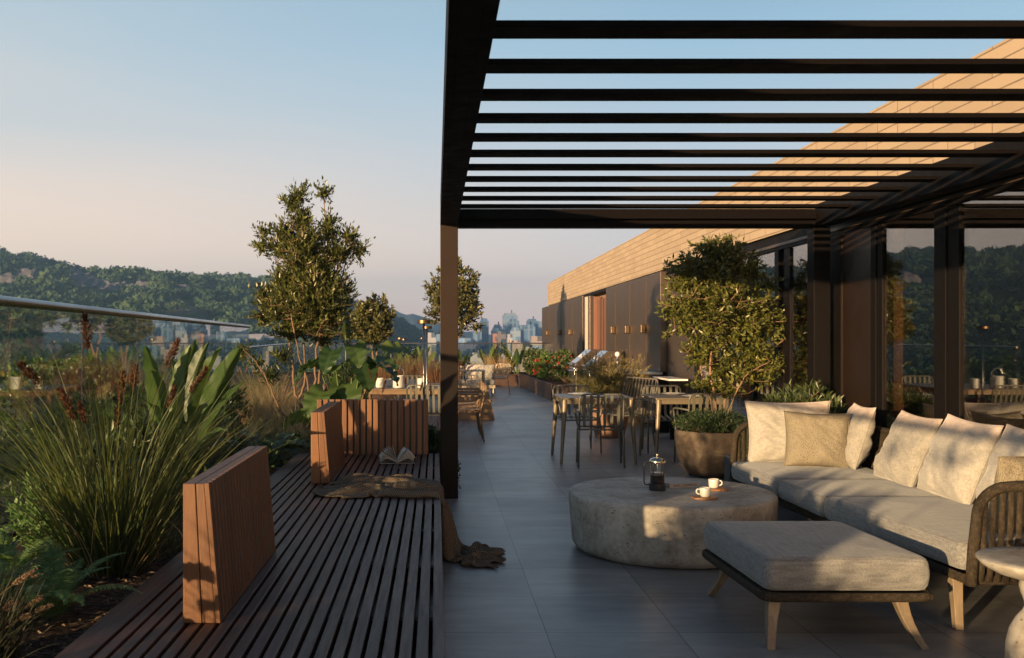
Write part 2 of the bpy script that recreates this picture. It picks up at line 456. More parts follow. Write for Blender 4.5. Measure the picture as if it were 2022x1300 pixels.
def blanket_mat():
    t = NT('herringbone_throw'); uv = t.uv()
    sep = t.t.nodes.new('ShaderNodeSeparateXYZ'); t.t.links.new(uv, sep.inputs[0])
    U, V = sep.outputs[0], sep.outputs[1]
    s_ = 40.0
    a = t.math('MULTIPLY', U, s_); b = t.math('MULTIPLY', V, s_)
    # blocks of alternating diagonal stripes
    blk = t.math('MODULO', t.math('ADD', t.math('FLOOR', t.math('MULTIPLY', a, .5)), t.math('FLOOR', t.math('MULTIPLY', b, .5))), 2.0)
    d1 = t.math('FRACT', t.math('MULTIPLY', t.math('ADD', a, b), 1.6))
    d2 = t.math('FRACT', t.math('MULTIPLY', t.math('SUBTRACT', a, b), 1.6))
    sel = t.math('ADD', t.math('MULTIPLY', d1, blk), t.math('MULTIPLY', d2, t.math('SUBTRACT', 1.0, blk)))
    f = t.math('GREATER_THAN', sel, .48)
    n = t.noise(t.obj(), 180, 3)
    c = t.mix(f, (.016, .014, .013), (.25, .195, .14))
    c = t.mix(t.math('MULTIPLY', n, .4), c, (.10, .08, .06))
    return t.done(t.bsdf(c, .95, 0, t.bump(t.math('ADD', f, n), .6, .004), .1))
M['blanket'] = blanket_mat()

# foliage palettes
M['leaf_olive'] = leafmat('leaf_multistem_tree', (.012, .022, .008), (.085, .104, .026), .36, .22, (.26, .26, .05), .5)
M['leaf_magnolia'] = leafmat('leaf_potted_tree', (.015, .030, .008), (.108, .122, .025), .38, .2, (.34, .30, .05), .5)
M['leaf_round'] = leafmat('leaf_round_tree', (.028, .040, .014), (.11, .115, .035), .4, .2, (.2, .19, .04), .5)
M['leaf_dark'] = leafmat('leaf_dark_shrub', (.022, .040, .016), (.07, .105, .035), .4, .25, (.12, .18, .04), .5)
M['leaf_bright'] = leafmat('leaf_bright_green', (.020, .052, .012), (.080, .145, .028), .36, .28, (.20, .34, .05), .5)
M['leaf_paddle'] = leafmat('leaf_paddle', (.022, .050, .016), (.068, .108, .030), .40, .25, (.26, .42, .07), .3)
M['leaf_fern'] = leafmat('leaf_fern', (.06, .13, .04), (.17, .29, .085), .5, .4, (.22, .36, .08), .4)
M['leaf_silver'] = leafmat('leaf_rosemary', (.075, .078, .030), (.27, .235, .09), .6, .25, (.3, .26, .08), .3)
M['grass_green'] = leafmat('grass_blade_green', (.008, .017, .005), (.080, .095, .022), .5, .18, (.36, .38, .08), .4)
M['grass_dry'] = leafmat('grass_blade_dry', (.15, .105, .052), (.36, .27, .145), .6, .4, (.55, .40, .2), .3)
M['grass_sedge'] = leafmat('grass_blade_sedge', (.06, .066, .028), (.24, .22, .10), .55, .4, (.45, .4, .16), .3)
M['grass_dark'] = leafmat('grass_blade_dark', (.012, .016, .010), (.045, .05, .03), .5, .2, (.06, .07, .03), .3)
M['grass_red'] = leafmat('grass_blade_red', (.11, .048, .026), (.28, .14, .07), .55, .3, (.4, .16, .08), .3)
M['plume_brown'] = leafmat('seedhead_brown', (.040, .018, .011), (.15, .065, .038), .8, .2, (.2, .08, .04), .2)
M['plume_tan'] = leafmat('seedhead_tan', (.16, .10, .065), (.40, .27, .18), .8, .3, (.4, .27, .18), .2)
M['flower_red'] = leafmat('petal_red', (.38, .012, .02), (.62, .03, .05), .5, .3, (.7, .04, .05), .3)
M['moss'] = leafmat('sedum', (.03, .075, .012), (.09, .18, .03), .7, .3, (.15, .3, .04), .2)
M['palm'] = leafmat('leaf_palm', (.02, .035, .012), (.075, .10, .03), .4, .25, (.15, .18, .05), .5)
M['grass_dry_d'] = leafmat('bark_chip', (.06,.04,.028), (.22,.16,.11), .8, .1, (.2,.15,.1), .2)
M['stem_green'] = plain('green_stem', (.09, .13, .04), .5, 0, .2, 10)
# ------------------------------------------------------------------ plant library
def nrm(a): return a / np.maximum(np.linalg.norm(a, axis=-1, keepdims=True), 1e-9)

def leaves(pos, dirs, L, Wd, rng, up=None, fold=.25, droop=.15):
    """leaf-shaped folded blades: 6 verts, 4 tris each"""
    n = len(pos); dirs = nrm(dirs)
    if up is None: up = nrm(rng.normal(size=(n, 3)) * .7 + np.array([0, 0, 1]))
    side = nrm(np.cross(dirs, up)); nr = nrm(np.cross(side, dirs))
    L = np.asarray(L).reshape(-1, 1) * np.ones((n, 1)); Wd = np.asarray(Wd).reshape(-1, 1) * np.ones((n, 1))
    B = pos; C = pos + dirs * L * .48 - nr * Wd * fold * .5
    Lf = pos + dirs * L * .45 + side * Wd * .5 + nr * Wd * fold * .5
    Rt = pos + dirs * L * .45 - side * Wd * .5 + nr * Wd * fold * .5
    T = pos + dirs * L - nr * L * droop
    V = np.stack([B, Lf, C, Rt, T], 1).reshape(-1, 3)
    i = (np.arange(n) * 5)[:, None]
    Fc = np.concatenate([i + np.array([[0, 2, 1]]), i + np.array([[0, 3, 2]]), i + np.array([[1, 2, 4]]), i + np.array([[2, 3, 4]])])
    v = np.repeat(rng.random(n), 5)
    return V, Fc, v

class Soup:
    def __init__(s): s.V = []; s.F = {}; s.A = []; s.n = 0
    def add(s, V, Fc, a):
        s.V.append(V); s.F.setdefault(Fc.shape[1], []).append(Fc + s.n); s.A.append(a); s.n += len(V)
    def build(s, name, mat, parent=None, w=False, smooth=False):
        if s.n == 0: return None
        return mesh_np(name, np.concatenate(s.V), [np.concatenate(f) for f in s.F.values()], mat, parent, np.concatenate(s.A), smooth, w)

def blades(soup, base, az, lean, length, width, rng, curve=1.2, seg=7, flat=None):
    """arching grass ribbons. arrays of n; lean = start angle from vertical, curve = extra bend along length"""
    n = len(base); t = np.linspace(0, 1, seg + 1)
    ang = lean[:, None] + curve[:, None] * t[None, :] ** 1.7 if hasattr(curve, '__len__') else lean[:, None] + curve * t[None, :] ** 1.7
    ds = (length / seg)[:, None]
    r = np.concatenate([np.zeros((n, 1)), np.cumsum(np.sin(ang[:, :-1]) * ds, 1)], 1)
    z = np.concatenate([np.zeros((n, 1)), np.cumsum(np.cos(ang[:, :-1]) * ds, 1)], 1)
    ca, sa = np.cos(az)[:, None], np.sin(az)[:, None]
    tw = rng.normal(size=(n, 1)) * .06
    x = base[:, 0:1] + r * ca + tw * t * length[:, None] * -sa; y = base[:, 1:2] + r * sa + tw * t * length[:, None] * ca; zz = base[:, 2:3] + z
    c = np.stack([x, y, zz], -1)
    rot = rng.random(n) * 6.28
    side = np.stack([np.cos(rot), np.sin(rot), np.zeros(n)], -1)[:, None, :]
    wd = (width[:, None] * np.clip(1.02 - t[None, :] ** 2.2, .03, 1))[..., None]
    V = np.concatenate([c - side * wd / 2, c + side * wd / 2], 1)  # n, 2*(seg+1), 3
    m = seg + 1
    q = np.array([[k, k + 1, m + k + 1, m + k] for k in range(seg)])
    Fc = (np.arange(n) * 2 * m)[:, None, None] + q[None]
    soup.add(V.reshape(-1, 3), Fc.reshape(-1, 4), np.repeat(rng.random(n), 2 * m))
    return c  # centre lines

def plume(soup, path, length, rad, rng, n=260, spike=.022):
    """seedhead round a path of points (np array k,3)"""
    k = len(path); t = rng.random(n) ** .9; idx = t * (k - 1); i0 = np.clip(idx.astype(int), 0, k - 2); fr = (idx - i0)[:, None]
    p = path[i0] * (1 - fr) + path[i0 + 1] * fr; tg = nrm(path[i0 + 1] - path[i0])
    prof = np.sin(np.clip(t * .93 + .07, 0, 1) * math.pi) ** .6
    rd = nrm(rng.normal(size=(n, 3))); rd = nrm(rd - (rd * tg).sum(1, keepdims=True) * tg)
    clump = .65 + .35 * np.sin(t * 37 + rd[:, 0] * 3)
    p = p + rd * (rad * prof * clump * rng.random(n) ** .5)[:, None]
    dr = nrm(rd * .7 + tg * 1.0)
    V, Fc, v = leaves(p, dr, spike * (.6 + rng.random(n) * .8), spike * .33, rng)
    soup.add(V, Fc, v)

def grass_clump(name, label, cat, loc, n, L, Wd, mat, seed, spread=.12, lean=.5, curve=1.2, group=None, parentmats=None, plumes=None, pm=None, fall=0, fallmat=None):
    rng = np.random.default_rng(seed)
    t = thing(name, label, cat, loc, 0, group)
    s = Soup()
    a = rng.random(n) * 6.283; rr = spread * np.sqrt(rng.random(n))
    base = np.stack([rr * np.cos(a), rr * np.sin(a), np.zeros(n)], 1)
    az = a + rng.normal(size=n) * .5
    ln = L * (.5 + .5 * rng.random(n) ** .6)
    blades(s, base, az, np.abs(rng.normal(size=n)) * lean * .6 + rr / spread * lean * .45, ln, Wd * (.6 + .6 * rng.random(n)), rng, curve * (.25 + rng.random(n) ** 1.3))
    s.build('blades', mat, t)
    if fall:
        s = Soup(); a = rng.random(fall) * 6.283
        base = np.stack([spread * np.cos(a), spread * np.sin(a), np.zeros(fall)], 1)
        blades(s, base, a, .5 + rng.random(fall) * .5, L * (.7 + .35 * rng.random(fall)), np.full(fall, Wd * .55), rng, 2.0 + rng.random(fall), seg=14)
        s.build('dry_blades', fallmat or M['grass_dry'], t)
    if plumes:
        for (tip, ln_, rad, bend) in plumes:       # tip in local coordinates
            tip = np.array(tip, float); b0 = np.array([rng.normal() * spread * .4, rng.normal() * spread * .4, 0.0])
            mid = b0 * .5 + tip * .5 + np.array([-(tip[0] - b0[0]) * .18, -(tip[1] - b0[1]) * .18, .06])
            ts = np.linspace(0, 1, 22)[:, None]
            path = (1 - ts) ** 2 * b0 + 2 * ts * (1 - ts) * mid + ts ** 2 * tip
            st = MB().tube(path, [.0028 * (1 - .5 * k / 21) for k in range(22)], 5)
            st.build('stem', M['grass_sedge'] if pm is M['plume_brown'] else M['grass_dry'], t)
            seglen = np.linalg.norm(np.diff(path, axis=0), axis=1).sum()
            k0 = max(2, int(21 * (1 - ln_ / seglen)))
            ps = Soup(); plume(ps, path[k0:], ln_, rad, rng, n=int((340 if rad > .0125 else 620) * ln_ / .15), spike=.020 if rad > .0125 else .0095)
            ps.build('seedhead', pm or M['plume_brown'], t)
    return t

def bez(p0, p1, p2, n):
    t = np.linspace(0, 1, n)[:, None]
    return (1 - t) ** 2 * np.array(p0) + 2 * t * (1 - t) * np.array(p1) + t ** 2 * np.array(p2)

def frond(soup, base, az, elev, L, droop, npin, plen, pw, rng, st=None, strad=.004, two=True, taper=1.0):
    """fern/palm frond: arching rachis + paired leaflets"""
    n = npin + 2; t = np.linspace(0, 1, n)
    ang = elev - droop * t ** 1.3
    ds = L / (n - 1)
    r = np.concatenate([[0], np.cumsum(np.cos(ang[:-1]) * ds)]); z = np.concatenate([[0], np.cumsum(np.sin(ang[:-1]) * ds)])
    c = np.array(base) + np.stack([r * math.cos(az), r * math.sin(az), z], 1)
    tg = nrm(np.gradient(c, axis=0)); sd = np.array([-math.sin(az), math.cos(az), 0.0])
    if st is not None: st.tube(c, [strad * (1 - .75 * k / n) for k in range(n)], 5)
    k0 = 2
    P_, D_, Ls = [], [], []
    for sgn in (-1, 1):
        tt = t[k0:]
        prof = np.clip(np.sin(np.clip(tt * .9 + .12, 0, 1) * math.pi), .08, 1) ** .7 if taper else np.ones_like(tt)
        dd = sd * sgn * 1.0 + tg[k0:] * (.35 + .5 * tt[:, None]) + np.array([0, 0, -.15])
        P_.append(c[k0:]); D_.append(dd + rng.normal(size=dd.shape) * .06); Ls.append(plen * prof)
    up = nrm(np.cross(np.tile(sd, (len(t) - k0, 1)) * -1, tg[k0:])); up = np.concatenate([up, up])
    V, Fc, v = leaves(np.concatenate(P_), np.concatenate(D_), np.concatenate(Ls), pw, rng, up=up, fold=.1, droop=.12)
    soup.add(V, Fc, v * .5 + rng.random() * .5)

def paddle(soup, base, az, elev, L, Wd, droop, rng, fold=.35, shape='paddle', roll=0.0, cols=9, rows=22, wave=.055):
    """broad leaf blade starting at base, growing along az/elev"""
    t = np.linspace(0, 1, rows + 1)
    ang = elev - droop * t ** 1.2; ds = L / rows
    r = np.concatenate([[0], np.cumsum(np.cos(ang[:-1]) * ds)]); z = np.concatenate([[0], np.cumsum(np.sin(ang[:-1]) * ds)])
    c = np.array(base) + np.stack([r * math.cos(az), r * math.sin(az), z], 1)
    tg = nrm(np.gradient(c, axis=0)); sd0 = np.array([-math.sin(az), math.cos(az), 0.0])
    up = nrm(np.cross(tg, np.tile(sd0, (rows + 1, 1)))); sd = np.tile(sd0, (rows + 1, 1))
    sd2 = sd * math.cos(roll) + up * math.sin(roll); up2 = up * math.cos(roll) - sd * math.sin(roll)
    if shape == 'paddle': w = np.sin(np.clip(t, 0, 1) ** .75 * math.pi) ** .62
    elif shape == 'heart': w = np.where(t < .22, .75 + .25 * np.sin(t / .22 * 1.57), np.cos((t - .22) / .78 * 1.57) ** .75)
    else: w = np.sin(t ** .8 * math.pi) ** .8
    w = w * Wd / 2
    u = np.linspace(-1, 1, cols)
    V = []
    ph = rng.random() * 6
    for j in range(cols):
        a = abs(u[j])
        back = -a ** 2 * Wd * .35 * np.clip(1 - t / .22, 0, 1) if shape == 'heart' else 0 * t
        wv = wave * Wd * a * np.sin(t * 26 + ph + u[j] * 2) 
        vein = .012 * Wd * np.sin(t * 75 - a * 9) * (1 if a > .1 else 0)
        V.append(c + sd2 * (u[j] * w * math.cos(fold))[:, None] + up2 * (a * w * math.sin(fold) + wv + vein)[:, None] + tg * np.asarray(back)[:, None])
    V = np.stack(V, 1).reshape(-1, 3)
    q = np.array([[i * cols + j, i * cols + j + 1, (i + 1) * cols + j + 1, (i + 1) * cols + j] for i in range(rows) for j in range(cols - 1)])
    soup.add(V, q, np.full(len(V), rng.random()) + np.tile(np.where(np.abs(u) < .1, .35, 0), rows + 1))

def paddle_plant(name, label, cat, loc, specs, mat, seed, group=None, shape='paddle', stem_r=.010, fold=.35):
    """specs: (azimuth, stem length, stem elev, leaf L, leaf W, leaf elev, droop, roll)"""
    rng = np.random.default_rng(seed); t = thing(name, label, cat, loc, 0, group)
    for (az, sl_, se, L, Wd, le, dr, roll) in specs:
        b0 = np.array([math.cos(az) * .04, math.sin(az) * .04, 0.0])
        tip = b0 + np.array([math.cos(az) * math.cos(se), math.sin(az) * math.cos(se), math.sin(se)]) * sl_
        mid = b0 * .5 + tip * .5 + np.array([0, 0, .12 * sl_])
        path = bez(b0, mid, tip, 8)
        s = Soup(); paddle(s, path[-1], az, le, L, Wd, dr, rng, fold, shape, roll)
        o = s.build('leaf', mat, t, smooth=True)
        MB().tube(path, [stem_r * (1.2 - .5 * k / 7) for k in range(8)], 6).build('stem', M['stem_green'], t, smooth=True)
    return t

def crown_leaves(soup, twig_pts, twig_dirs, per, L, Wd, rng, tl=.22, updir=.35, spread=.9):
    """leaves spiralled along twigs of length tl ending at twig_pts"""
    n = len(twig_pts)
    t = np.tile(np.linspace(.15, 1.0, per), n); i = np.repeat(np.arange(n), per)
    tlv = tl * (.6 + .7 * rng.random(n))
    p = twig_pts[i] - twig_dirs[i] * ((1 - t) * tlv[i])[:, None]
    rd = nrm(rng.normal(size=(n * per, 3)))
    dr = nrm(twig_dirs[i] * (.45 + .5 * t[:, None]) + rd * spread + np.array([0, 0, updir]))
    V, Fc, v = leaves(p, dr, L * (.65 + .55 * rng.random(n * per)), Wd * (.7 + .5 * rng.random(n * per)), rng, fold=.22, droop=.12)
    tone = np.repeat(rng.random(n), per * 5)
    soup.add(V, Fc, v * .6 + tone * .4)

def lobe_points(lobes, n, rng, shell=.45):
    """sample in ellipsoids (cx,cy,cz,rx,ry,rz); biased to the shell"""
    vol = np.array([l[3] * l[4] * l[5] for l in lobes]) ** .75; pr = vol / vol.sum()
    k = rng.choice(len(lobes), n, p=pr); lb = np.array(lobes)[k]
    dv = nrm(rng.normal(size=(n, 3))); rad = (shell + (1 - shell) * rng.random(n)) ** .6
    return lb[:, :3] + dv * rad[:, None] * lb[:, 3:], nrm(dv + np.array([0, 0, .35])), k

def tree(name, label, cat, loc, stems, lobes, ntw, per, L, Wd, mat, seed, group=None, tl=.2, shell=.3, bark=None, limb_r=.006, updir=.35, spread=.9, branch_every=3):
    """stems: list of (points, r0, r1) in world coords; lobes in world coords"""
    rng = np.random.default_rng(seed); t = thing(name, label, cat, loc, 0, group)
    tr = MB(); nodes = []
    for pts, r0, r1 in stems:
        # smooth polyline with a little wander
        pts = np.array(pts, float); k = len(pts); m = 5 * (k - 1) + 1
        tt = np.linspace(0, k - 1, m); i0 = np.clip(tt.astype(int), 0, k - 2); fr = (tt - i0)[:, None]
        def cr(i): return pts[np.clip(i, 0, k - 1)]
        p0, p1, p2, p3 = cr(i0 - 1), cr(i0), cr(i0 + 1), cr(i0 + 2)
        q = .5 * ((2 * p1) + (-p0 + p2) * fr + (2 * p0 - 5 * p1 + 4 * p2 - p3) * fr ** 2 + (-p0 + 3 * p1 - 3 * p2 + p3) * fr ** 3)
        q[1:-1] += rng.normal(size=(m - 2, 3)) * r0 * .25
        rs = np.linspace(r0, r1, m); tr.tube(q, list(rs), 8)
        for a, r in zip(q[m // 3:], rs[m // 3:]): nodes.append((a, r))
    tr.build('trunk', bark or M['bark'], t, w=True, smooth=True)
    tips, dirs, _ = lobe_points(lobes, ntw, rng, shell)
    N = np.array([a for a, r in nodes])
    br = MB()
    # limbs: every few tips get a branch from the nearest stem node below
    anchors = list(N)
    order = np.argsort(np.min(np.linalg.norm(tips[:, None] - N[None], axis=2), axis=1))
    AN = N.copy()
    for c_, ti in enumerate(order):
        tip = tips[ti]
        dd = AN - tip; dist = np.linalg.norm(dd, axis=1) + np.where(dd[:, 2] > 0, dd[:, 2] * 2.0, 0)
        j = int(np.argmin(dist)); a = AN[j]
        if c_ % branch_every == 0:
            ln = np.linalg.norm(tip - a)
            if ln > .03:
                mid = (a + tip) / 2 + np.array([0, 0, -.10 * ln]) + rng.normal(size=3) * .05 * ln
                path = bez(a, mid, tip, 5)
                r_ = min(.02, limb_r * (.5 + ln))
                br.tube(path, [r_, r_ * .8, r_ * .6, r_ * .45, r_ * .25], 4, cap=False)
                AN = np.concatenate([AN, path[2:4]])
                dirs[ti] = nrm((dirs[ti] + (tip - mid) / ln)[None])[0]
    br.build('branches', bark or M['bark'], t, w=True)
    s = Soup(); crown_leaves(s, tips, dirs, per, L, Wd, rng, tl, updir, spread)
    s.build('crown', mat, t, w=True)
    return t

def shrub(name, label, cat, loc, r, n, per, L, Wd, mat, seed, group=None, rz=1.0, zoff=0.0, tl=.12, shell=.55, flowers=None):
    """low mound; loc is its base, r = (rx, ry), rz height"""
    rng = np.random.default_rng(seed); t = thing(name, label, cat, loc, 0, group)
    lob = []
    for k in range(9):
        a = rng.random() * 6.28; q = .55 * math.sqrt(rng.random())
        lob.append((math.cos(a) * r[0] * q, math.sin(a) * r[1] * q, rz * (.35 + .25 * rng.random()), r[0] * .5, r[1] * .5, rz * (.32 + .18 * rng.random())))
    tips, dirs, _ = lobe_points(lob, n, rng, shell)
    tips[:, 2] = np.maximum(tips[:, 2], .01)
    s = Soup(); crown_leaves(s, tips, dirs, per, L, Wd, rng, tl); s.build('foliage', mat, t)
    st = MB()
    for k in range(0, n, max(1, n // 60)):
        b = tips[k] * np.array([.12, .12, 0]); st.tube(bez(b, (b + tips[k]) / 2 + np.array([0, 0, .05]), tips[k], 4), [.006, .005, .004, .002], 4, cap=False)
    st.build('stems', M['bark'], t)
    if flowers:
        nf, fr, fm = flowers
        fs = Soup(); idx = rng.choice(n, nf)
        for i in idx:
            c = tips[i] + dirs[i] * .03
            k = 14; dr = nrm(rng.normal(size=(k, 3)) + np.array([0, -.4, .6]))
            V, Fc, v = leaves(np.tile(c, (k, 1)), dr, fr, fr * .8, rng); fs.add(V, Fc, v)
        fs.build('flowers', fm, t)
    return t

def lobes_px(lst, Y, dy=1.0):
    """(px,py,rx,ry[,dY]) -> world ellipsoids at depth Y"""
    out = []
    for l in lst:
        y = Y + (l[4] if len(l) > 4 else 0); p = P(l[0], l[1], y); k = y / F
        out.append((p.x, p.y, p.z, l[2] * k, (l[2] + l[3]) / 2 * k * dy, l[3] * k))
    return out
# ------------------------------------------------------------------ terrace shell
def RX(y): return -2.58 - .082 * (y - 5.85)          # line of the left railing
def struct(name, mb, mat, **k):
    return tag(mb.build(name, mat, **k), kind='structure')

struct('terrace_floor', MB().prism([(RX(-8) - .1, -8), (9, -8), (9, 36.6), (RX(36.6) - .1, 36.6)], -.35, 0), M['tile'])
# planting soil: one bumpy sheet per bed
def soil_sheet(name, poly_fn, z, y0, y1, seed):
    rng = np.random.default_rng(seed)
    nu, nv = 24, int((y1 - y0) * 8)
    def fn(u, v):
        y = y0 + (y1 - y0) * v; a, b = poly_fn(y); x = a + (b - a) * u
        return (x, y, z + .03 * mnoise.noise(Vector((x * 2, y * 2, seed))) + .012 * mnoise.noise(Vector((x * 11, y * 11, seed))))
    mb = MB().grid(fn, nu, nv); return struct(name, mb, M['soil'], smooth=True)
soil_sheet('planting_soil', lambda y: (RX(y) + .1 + .22 * min(1, max(0, 6.0 - y)), -1.17), .33, -6, 11.5, 1)
soil_sheet('planting_soil', lambda y: (-1.17, 0.02), .33, 9.36, 11.4, 2)
soil_sheet('planting_soil', lambda y: (RX(y) + .1, -2.0), .33, 11.5, 19.6, 3)
soil_sheet('planting_soil', lambda y: (RX(y) + .1, -.35), .30, 19.62, 33, 4)
soil_sheet('planting_soil', lambda y: (-.35, 2.55), .30, 30.6, 33, 5)
# bed walls
def planter(label, parts, mat, cat='planter', name='planter_box'):
    xs = parts[0]; t = thing(name, label, cat, ((xs[0] + xs[1]) / 2, (xs[2] + xs[3]) / 2, 0))
    for p in parts: MB().box(*p).build('side', mat, t, w=True, bevel=.004)
    return t
planter('dark timber wall of the planting bed behind the bench end, ivy hanging over it', [(-1.18, .06, 11.4, 11.46, 0.0, .40), (.0, .06, 9.38, 11.396, 0.0, .40)], M['wood_dark'])
planter('timber edge of the long left bed beside the dining area', [(-2.03, -1.97, 11.52, 19.56, 0, .40), (-2.03, -1.18, 11.456, 11.516, 0, .40)], M['wood_dark'])
planter('low dark brown edge of the bed behind the lounge sofa', [(-.36, -.30, 19.66, 30.54, 0, .36), (-1.96, -.36, 19.6, 19.656, 0, .36)], M['corten'])
planter('low dark brown planter closing the far end of the terrace', [(-.3, 2.56, 30.55, 30.61, 0, .37)], M['corten'])

# coping along the left railing
t = thing('stone_coping', 'grey stone coping at the foot of the left glass railing, behind the ferns', 'coping', (RX(4), 4, 0))
mb = MB(); mb.prism([(RX(-6) - .16, -6), (RX(-6) + .24, -6), (RX(19.6) + .24, 19.6), (RX(19.6) - .16, 19.6)], .18, .27)
mb.build('top', M['concrete'], t, w=True, bevel=.008)
MB().prism([(RX(-6) - .12, -6), (RX(-6) + .2, -6), (RX(19.6) + .2, 19.6), (RX(19.6) - .12, 19.6)], -1.2, .178).build('wall', M['concrete'], t, w=True)
# curved kerb in the left bed
cv = thing('curved_kerb', 'thin grey curved kerb between the dry grasses behind the paddle leaf plant', 'kerb', (-2.3, 11.5, .3))
pts = bez((-2.6, 9.8, .43), (-2.2, 11.9, .45), (-1.55, 12.9, .45), 18)
mb = MB()
for a, b in zip(pts[:-1], pts[1:]):
    dd = (b - a) / np.linalg.norm(b - a); n_ = np.array([-dd[1], dd[0], 0]) * .05
    b2 = b + dd * .004
    mb.add([a - n_ - [0, 0, .2], a + n_ - [0, 0, .2], b2 + n_ - [0, 0, .2], b2 - n_ - [0, 0, .2], a - n_, a + n_, b2 + n_, b2 - n_], [(0,3,2,1),(4,5,6,7),(0,1,5,4),(1,2,6,5),(2,3,7,6),(3,0,4,7)])
mb.build('kerb_stones', M['concrete'], cv, w=True)

# ------------------------------------------------------------------ railings
def railing(label, p0, p1, z0, z1, r, panel, mat=M['tube_steel']):
    p0, p1 = Vector((*p0, 0)), Vector((*p1, 0)); dv = (p1 - p0); L = dv.length; dv.normalize(); n = Vector((-dv.y, dv.x, 0))
    t = thing('glass_railing', label, 'railing', (p0.x, p0.y, z0))
    MB().tube([p0 + Vector((0, 0, z1 - r)), p1 + Vector((0, 0, z1 - r))], r, 20).build('handrail', mat, t, w=True, auto=40)
    k = int(L / panel + .999); mbase = MB()
    for i in range(k):
        a = p0 + dv * (i * panel + .012); b = p0 + dv * min(L, (i + 1) * panel - .012)
        q = [a - n * .006, a + n * .006, b + n * .006, b - n * .006]
        MB().prism([(v.x, v.y) for v in q], z0, z1 - 2 * r - .002).build('glass_panel', M['rail_glass'], t, w=True)
        if i: 
            c = p0 + dv * (i * panel)
            MB().box(c.x - .003, c.x + .003, c.y - .003, c.y + .003, z0, z1 - 2 * r).build('joint_post', M['dark_metal'], t, w=True)
    q = [p0 - n * .03, p0 + n * .03, p1 + n * .03, p1 - n * .03]
    MB().prism([(v.x, v.y) for v in q], z0 - .02, z0 + .05).build('base_channel', M['dark_metal'], t, w=True)
    return t
railing('glass railing with thick round steel handrail along the left planting bed', (RX(-6), -6), (RX(19.5), 19.5), .272, 1.75, .032, 1.95)
railing('thin railed glass balustrade at the far left corner behind the trees', (RX(19.6), 19.62), (-4.8, 33.1), .30, 1.33, .02, 2.2)
railing('thin railed glass balustrade across the far end with the city skyline behind it', (-4.78, 33.14), (3.95, 33.14), .30, 1.33, .02, 2.2)

# ------------------------------------------------------------------ pergola
pg = thing('pergola', 'dark bronze metal pergola with flat louvres over the lounge', 'pergola', (.12, 9.28, 0))
MB().box(.04, .205, 9.2, 9.365, 0, 2.70).build('post', M['pergola'], pg, w=True, bevel=.004)
MB().box(3.52, 3.675, 9.2, 9.365, 0, 2.53).build('post', M['dark_metal'], pg, w=True, bevel=.004)
MB().box(.04, .205, -3.2, -3.04, 0, 2.548).build('post', M['pergola'], pg, w=True, bevel=.004)
mb = MB().box(.04, .200, -3.2, 9.196, 2.55, 2.82); mb.box(.078, .082, -3.2, 9.19, 2.5465, 2.5492); mb.box(.150, .154, -3.2, 9.19, 2.5465, 2.5492)
mb.build('side_beam', M['louvre'], pg, w=True, bevel=.004)
MB().box(3.53, 3.672, -3.2, 9.196, 2.535, 2.74).build('wall_beam', M['dark_metal'], pg, w=True, bevel=.004)
mb = MB().box(.208, 3.518, 9.2, 9.35, 2.53, 2.70); mb.box(3.518, 3.66, 9.2, 9.35, 2.536, 2.70)
mb.build('end_beam', M['louvre'], pg, w=True, bevel=.004)
MB().box(.208, 3.518, 9.12, 9.19, 2.60, 2.64).build('track', M['louvre'], pg, w=True)
for k in range(-13, 11):
    y = 3.55 + .488 * k
    m = MB().box(.202, 3.528, y, y + .158, 2.621, 2.637); m.box(.202, 3.528, y - .003, y + .003, 2.617, 2.641)
    m.build('louvre', M['louvre'], pg, w=True, bevel=.002)

# ------------------------------------------------------------------ penthouse building
BX, BT = 3.70, .0103
bd = thing('penthouse_building', 'long low penthouse with tan brick parapet, bronze panels and tall dark framed glazing', 'building', (BX, 5, 0), -BT)
def bpart(name, x0, x1, Y0, Y1, z0, z1, mat, bevel=0, parent=bd):
    return MB().box(x0, x1, Y0 - 5, Y1 - 5, z0, z1).build(name, mat, parent, bevel=bevel)
bpart('parapet', -.03, .45, -6, 35.2, 2.635, 3.43, M['brick'])
bpart('roof', .46, 7, -6, 35, 3.0, 3.1, M['dark_metal'])
bpart('header', -.0, .14, -3, 16.38, 2.46, 2.628, M['dark_metal'], .004)
bpart('soffit', -.012, .02, -3, 16.38, 2.50, 2.53, M['bronze'])
def glazing(Y0, Y1, z0=.06, z1=2.455, x=.02):
    return bpart('window_glass', x, x + .012, Y0, Y1, z0, z1, M['facade_glass'])
def mull(Y0, Y1, x0=-.008, x1=.13, z0=0.0, z1=2.455, mat=None, name='window_frame'):
    o = bpart(name, x0, x1, Y0, Y1, z0, z1, mat or M['dark_metal'], .004)
    return o
# under the pergola
for a, b in ((-3, 1.9), (2.0, 4.5), (4.58, 7.02), (7.37, 8.26)): glazing(a, b)
mull(-3.1, -3.0); mull(1.9, 2.0); mull(4.5, 4.58); mull(7.025, 7.19, .0); mull(7.195, 7.365, -.012); mull(8.265, 8.36, .0); mull(8.365, 8.465, -.012)
bpart('solid_panel', .0, .12, 8.469, 9.10, 0, 2.455, M['bronze_dark'], .003)
bpart('trim_strip', -.004, -.001, 9.10, 9.106, 0, 2.45, M['brass_dull'])
bpart('solid_panel', -.01, .13, 9.108, 9.62, 0, 2.455, M['dark_metal'], .003)
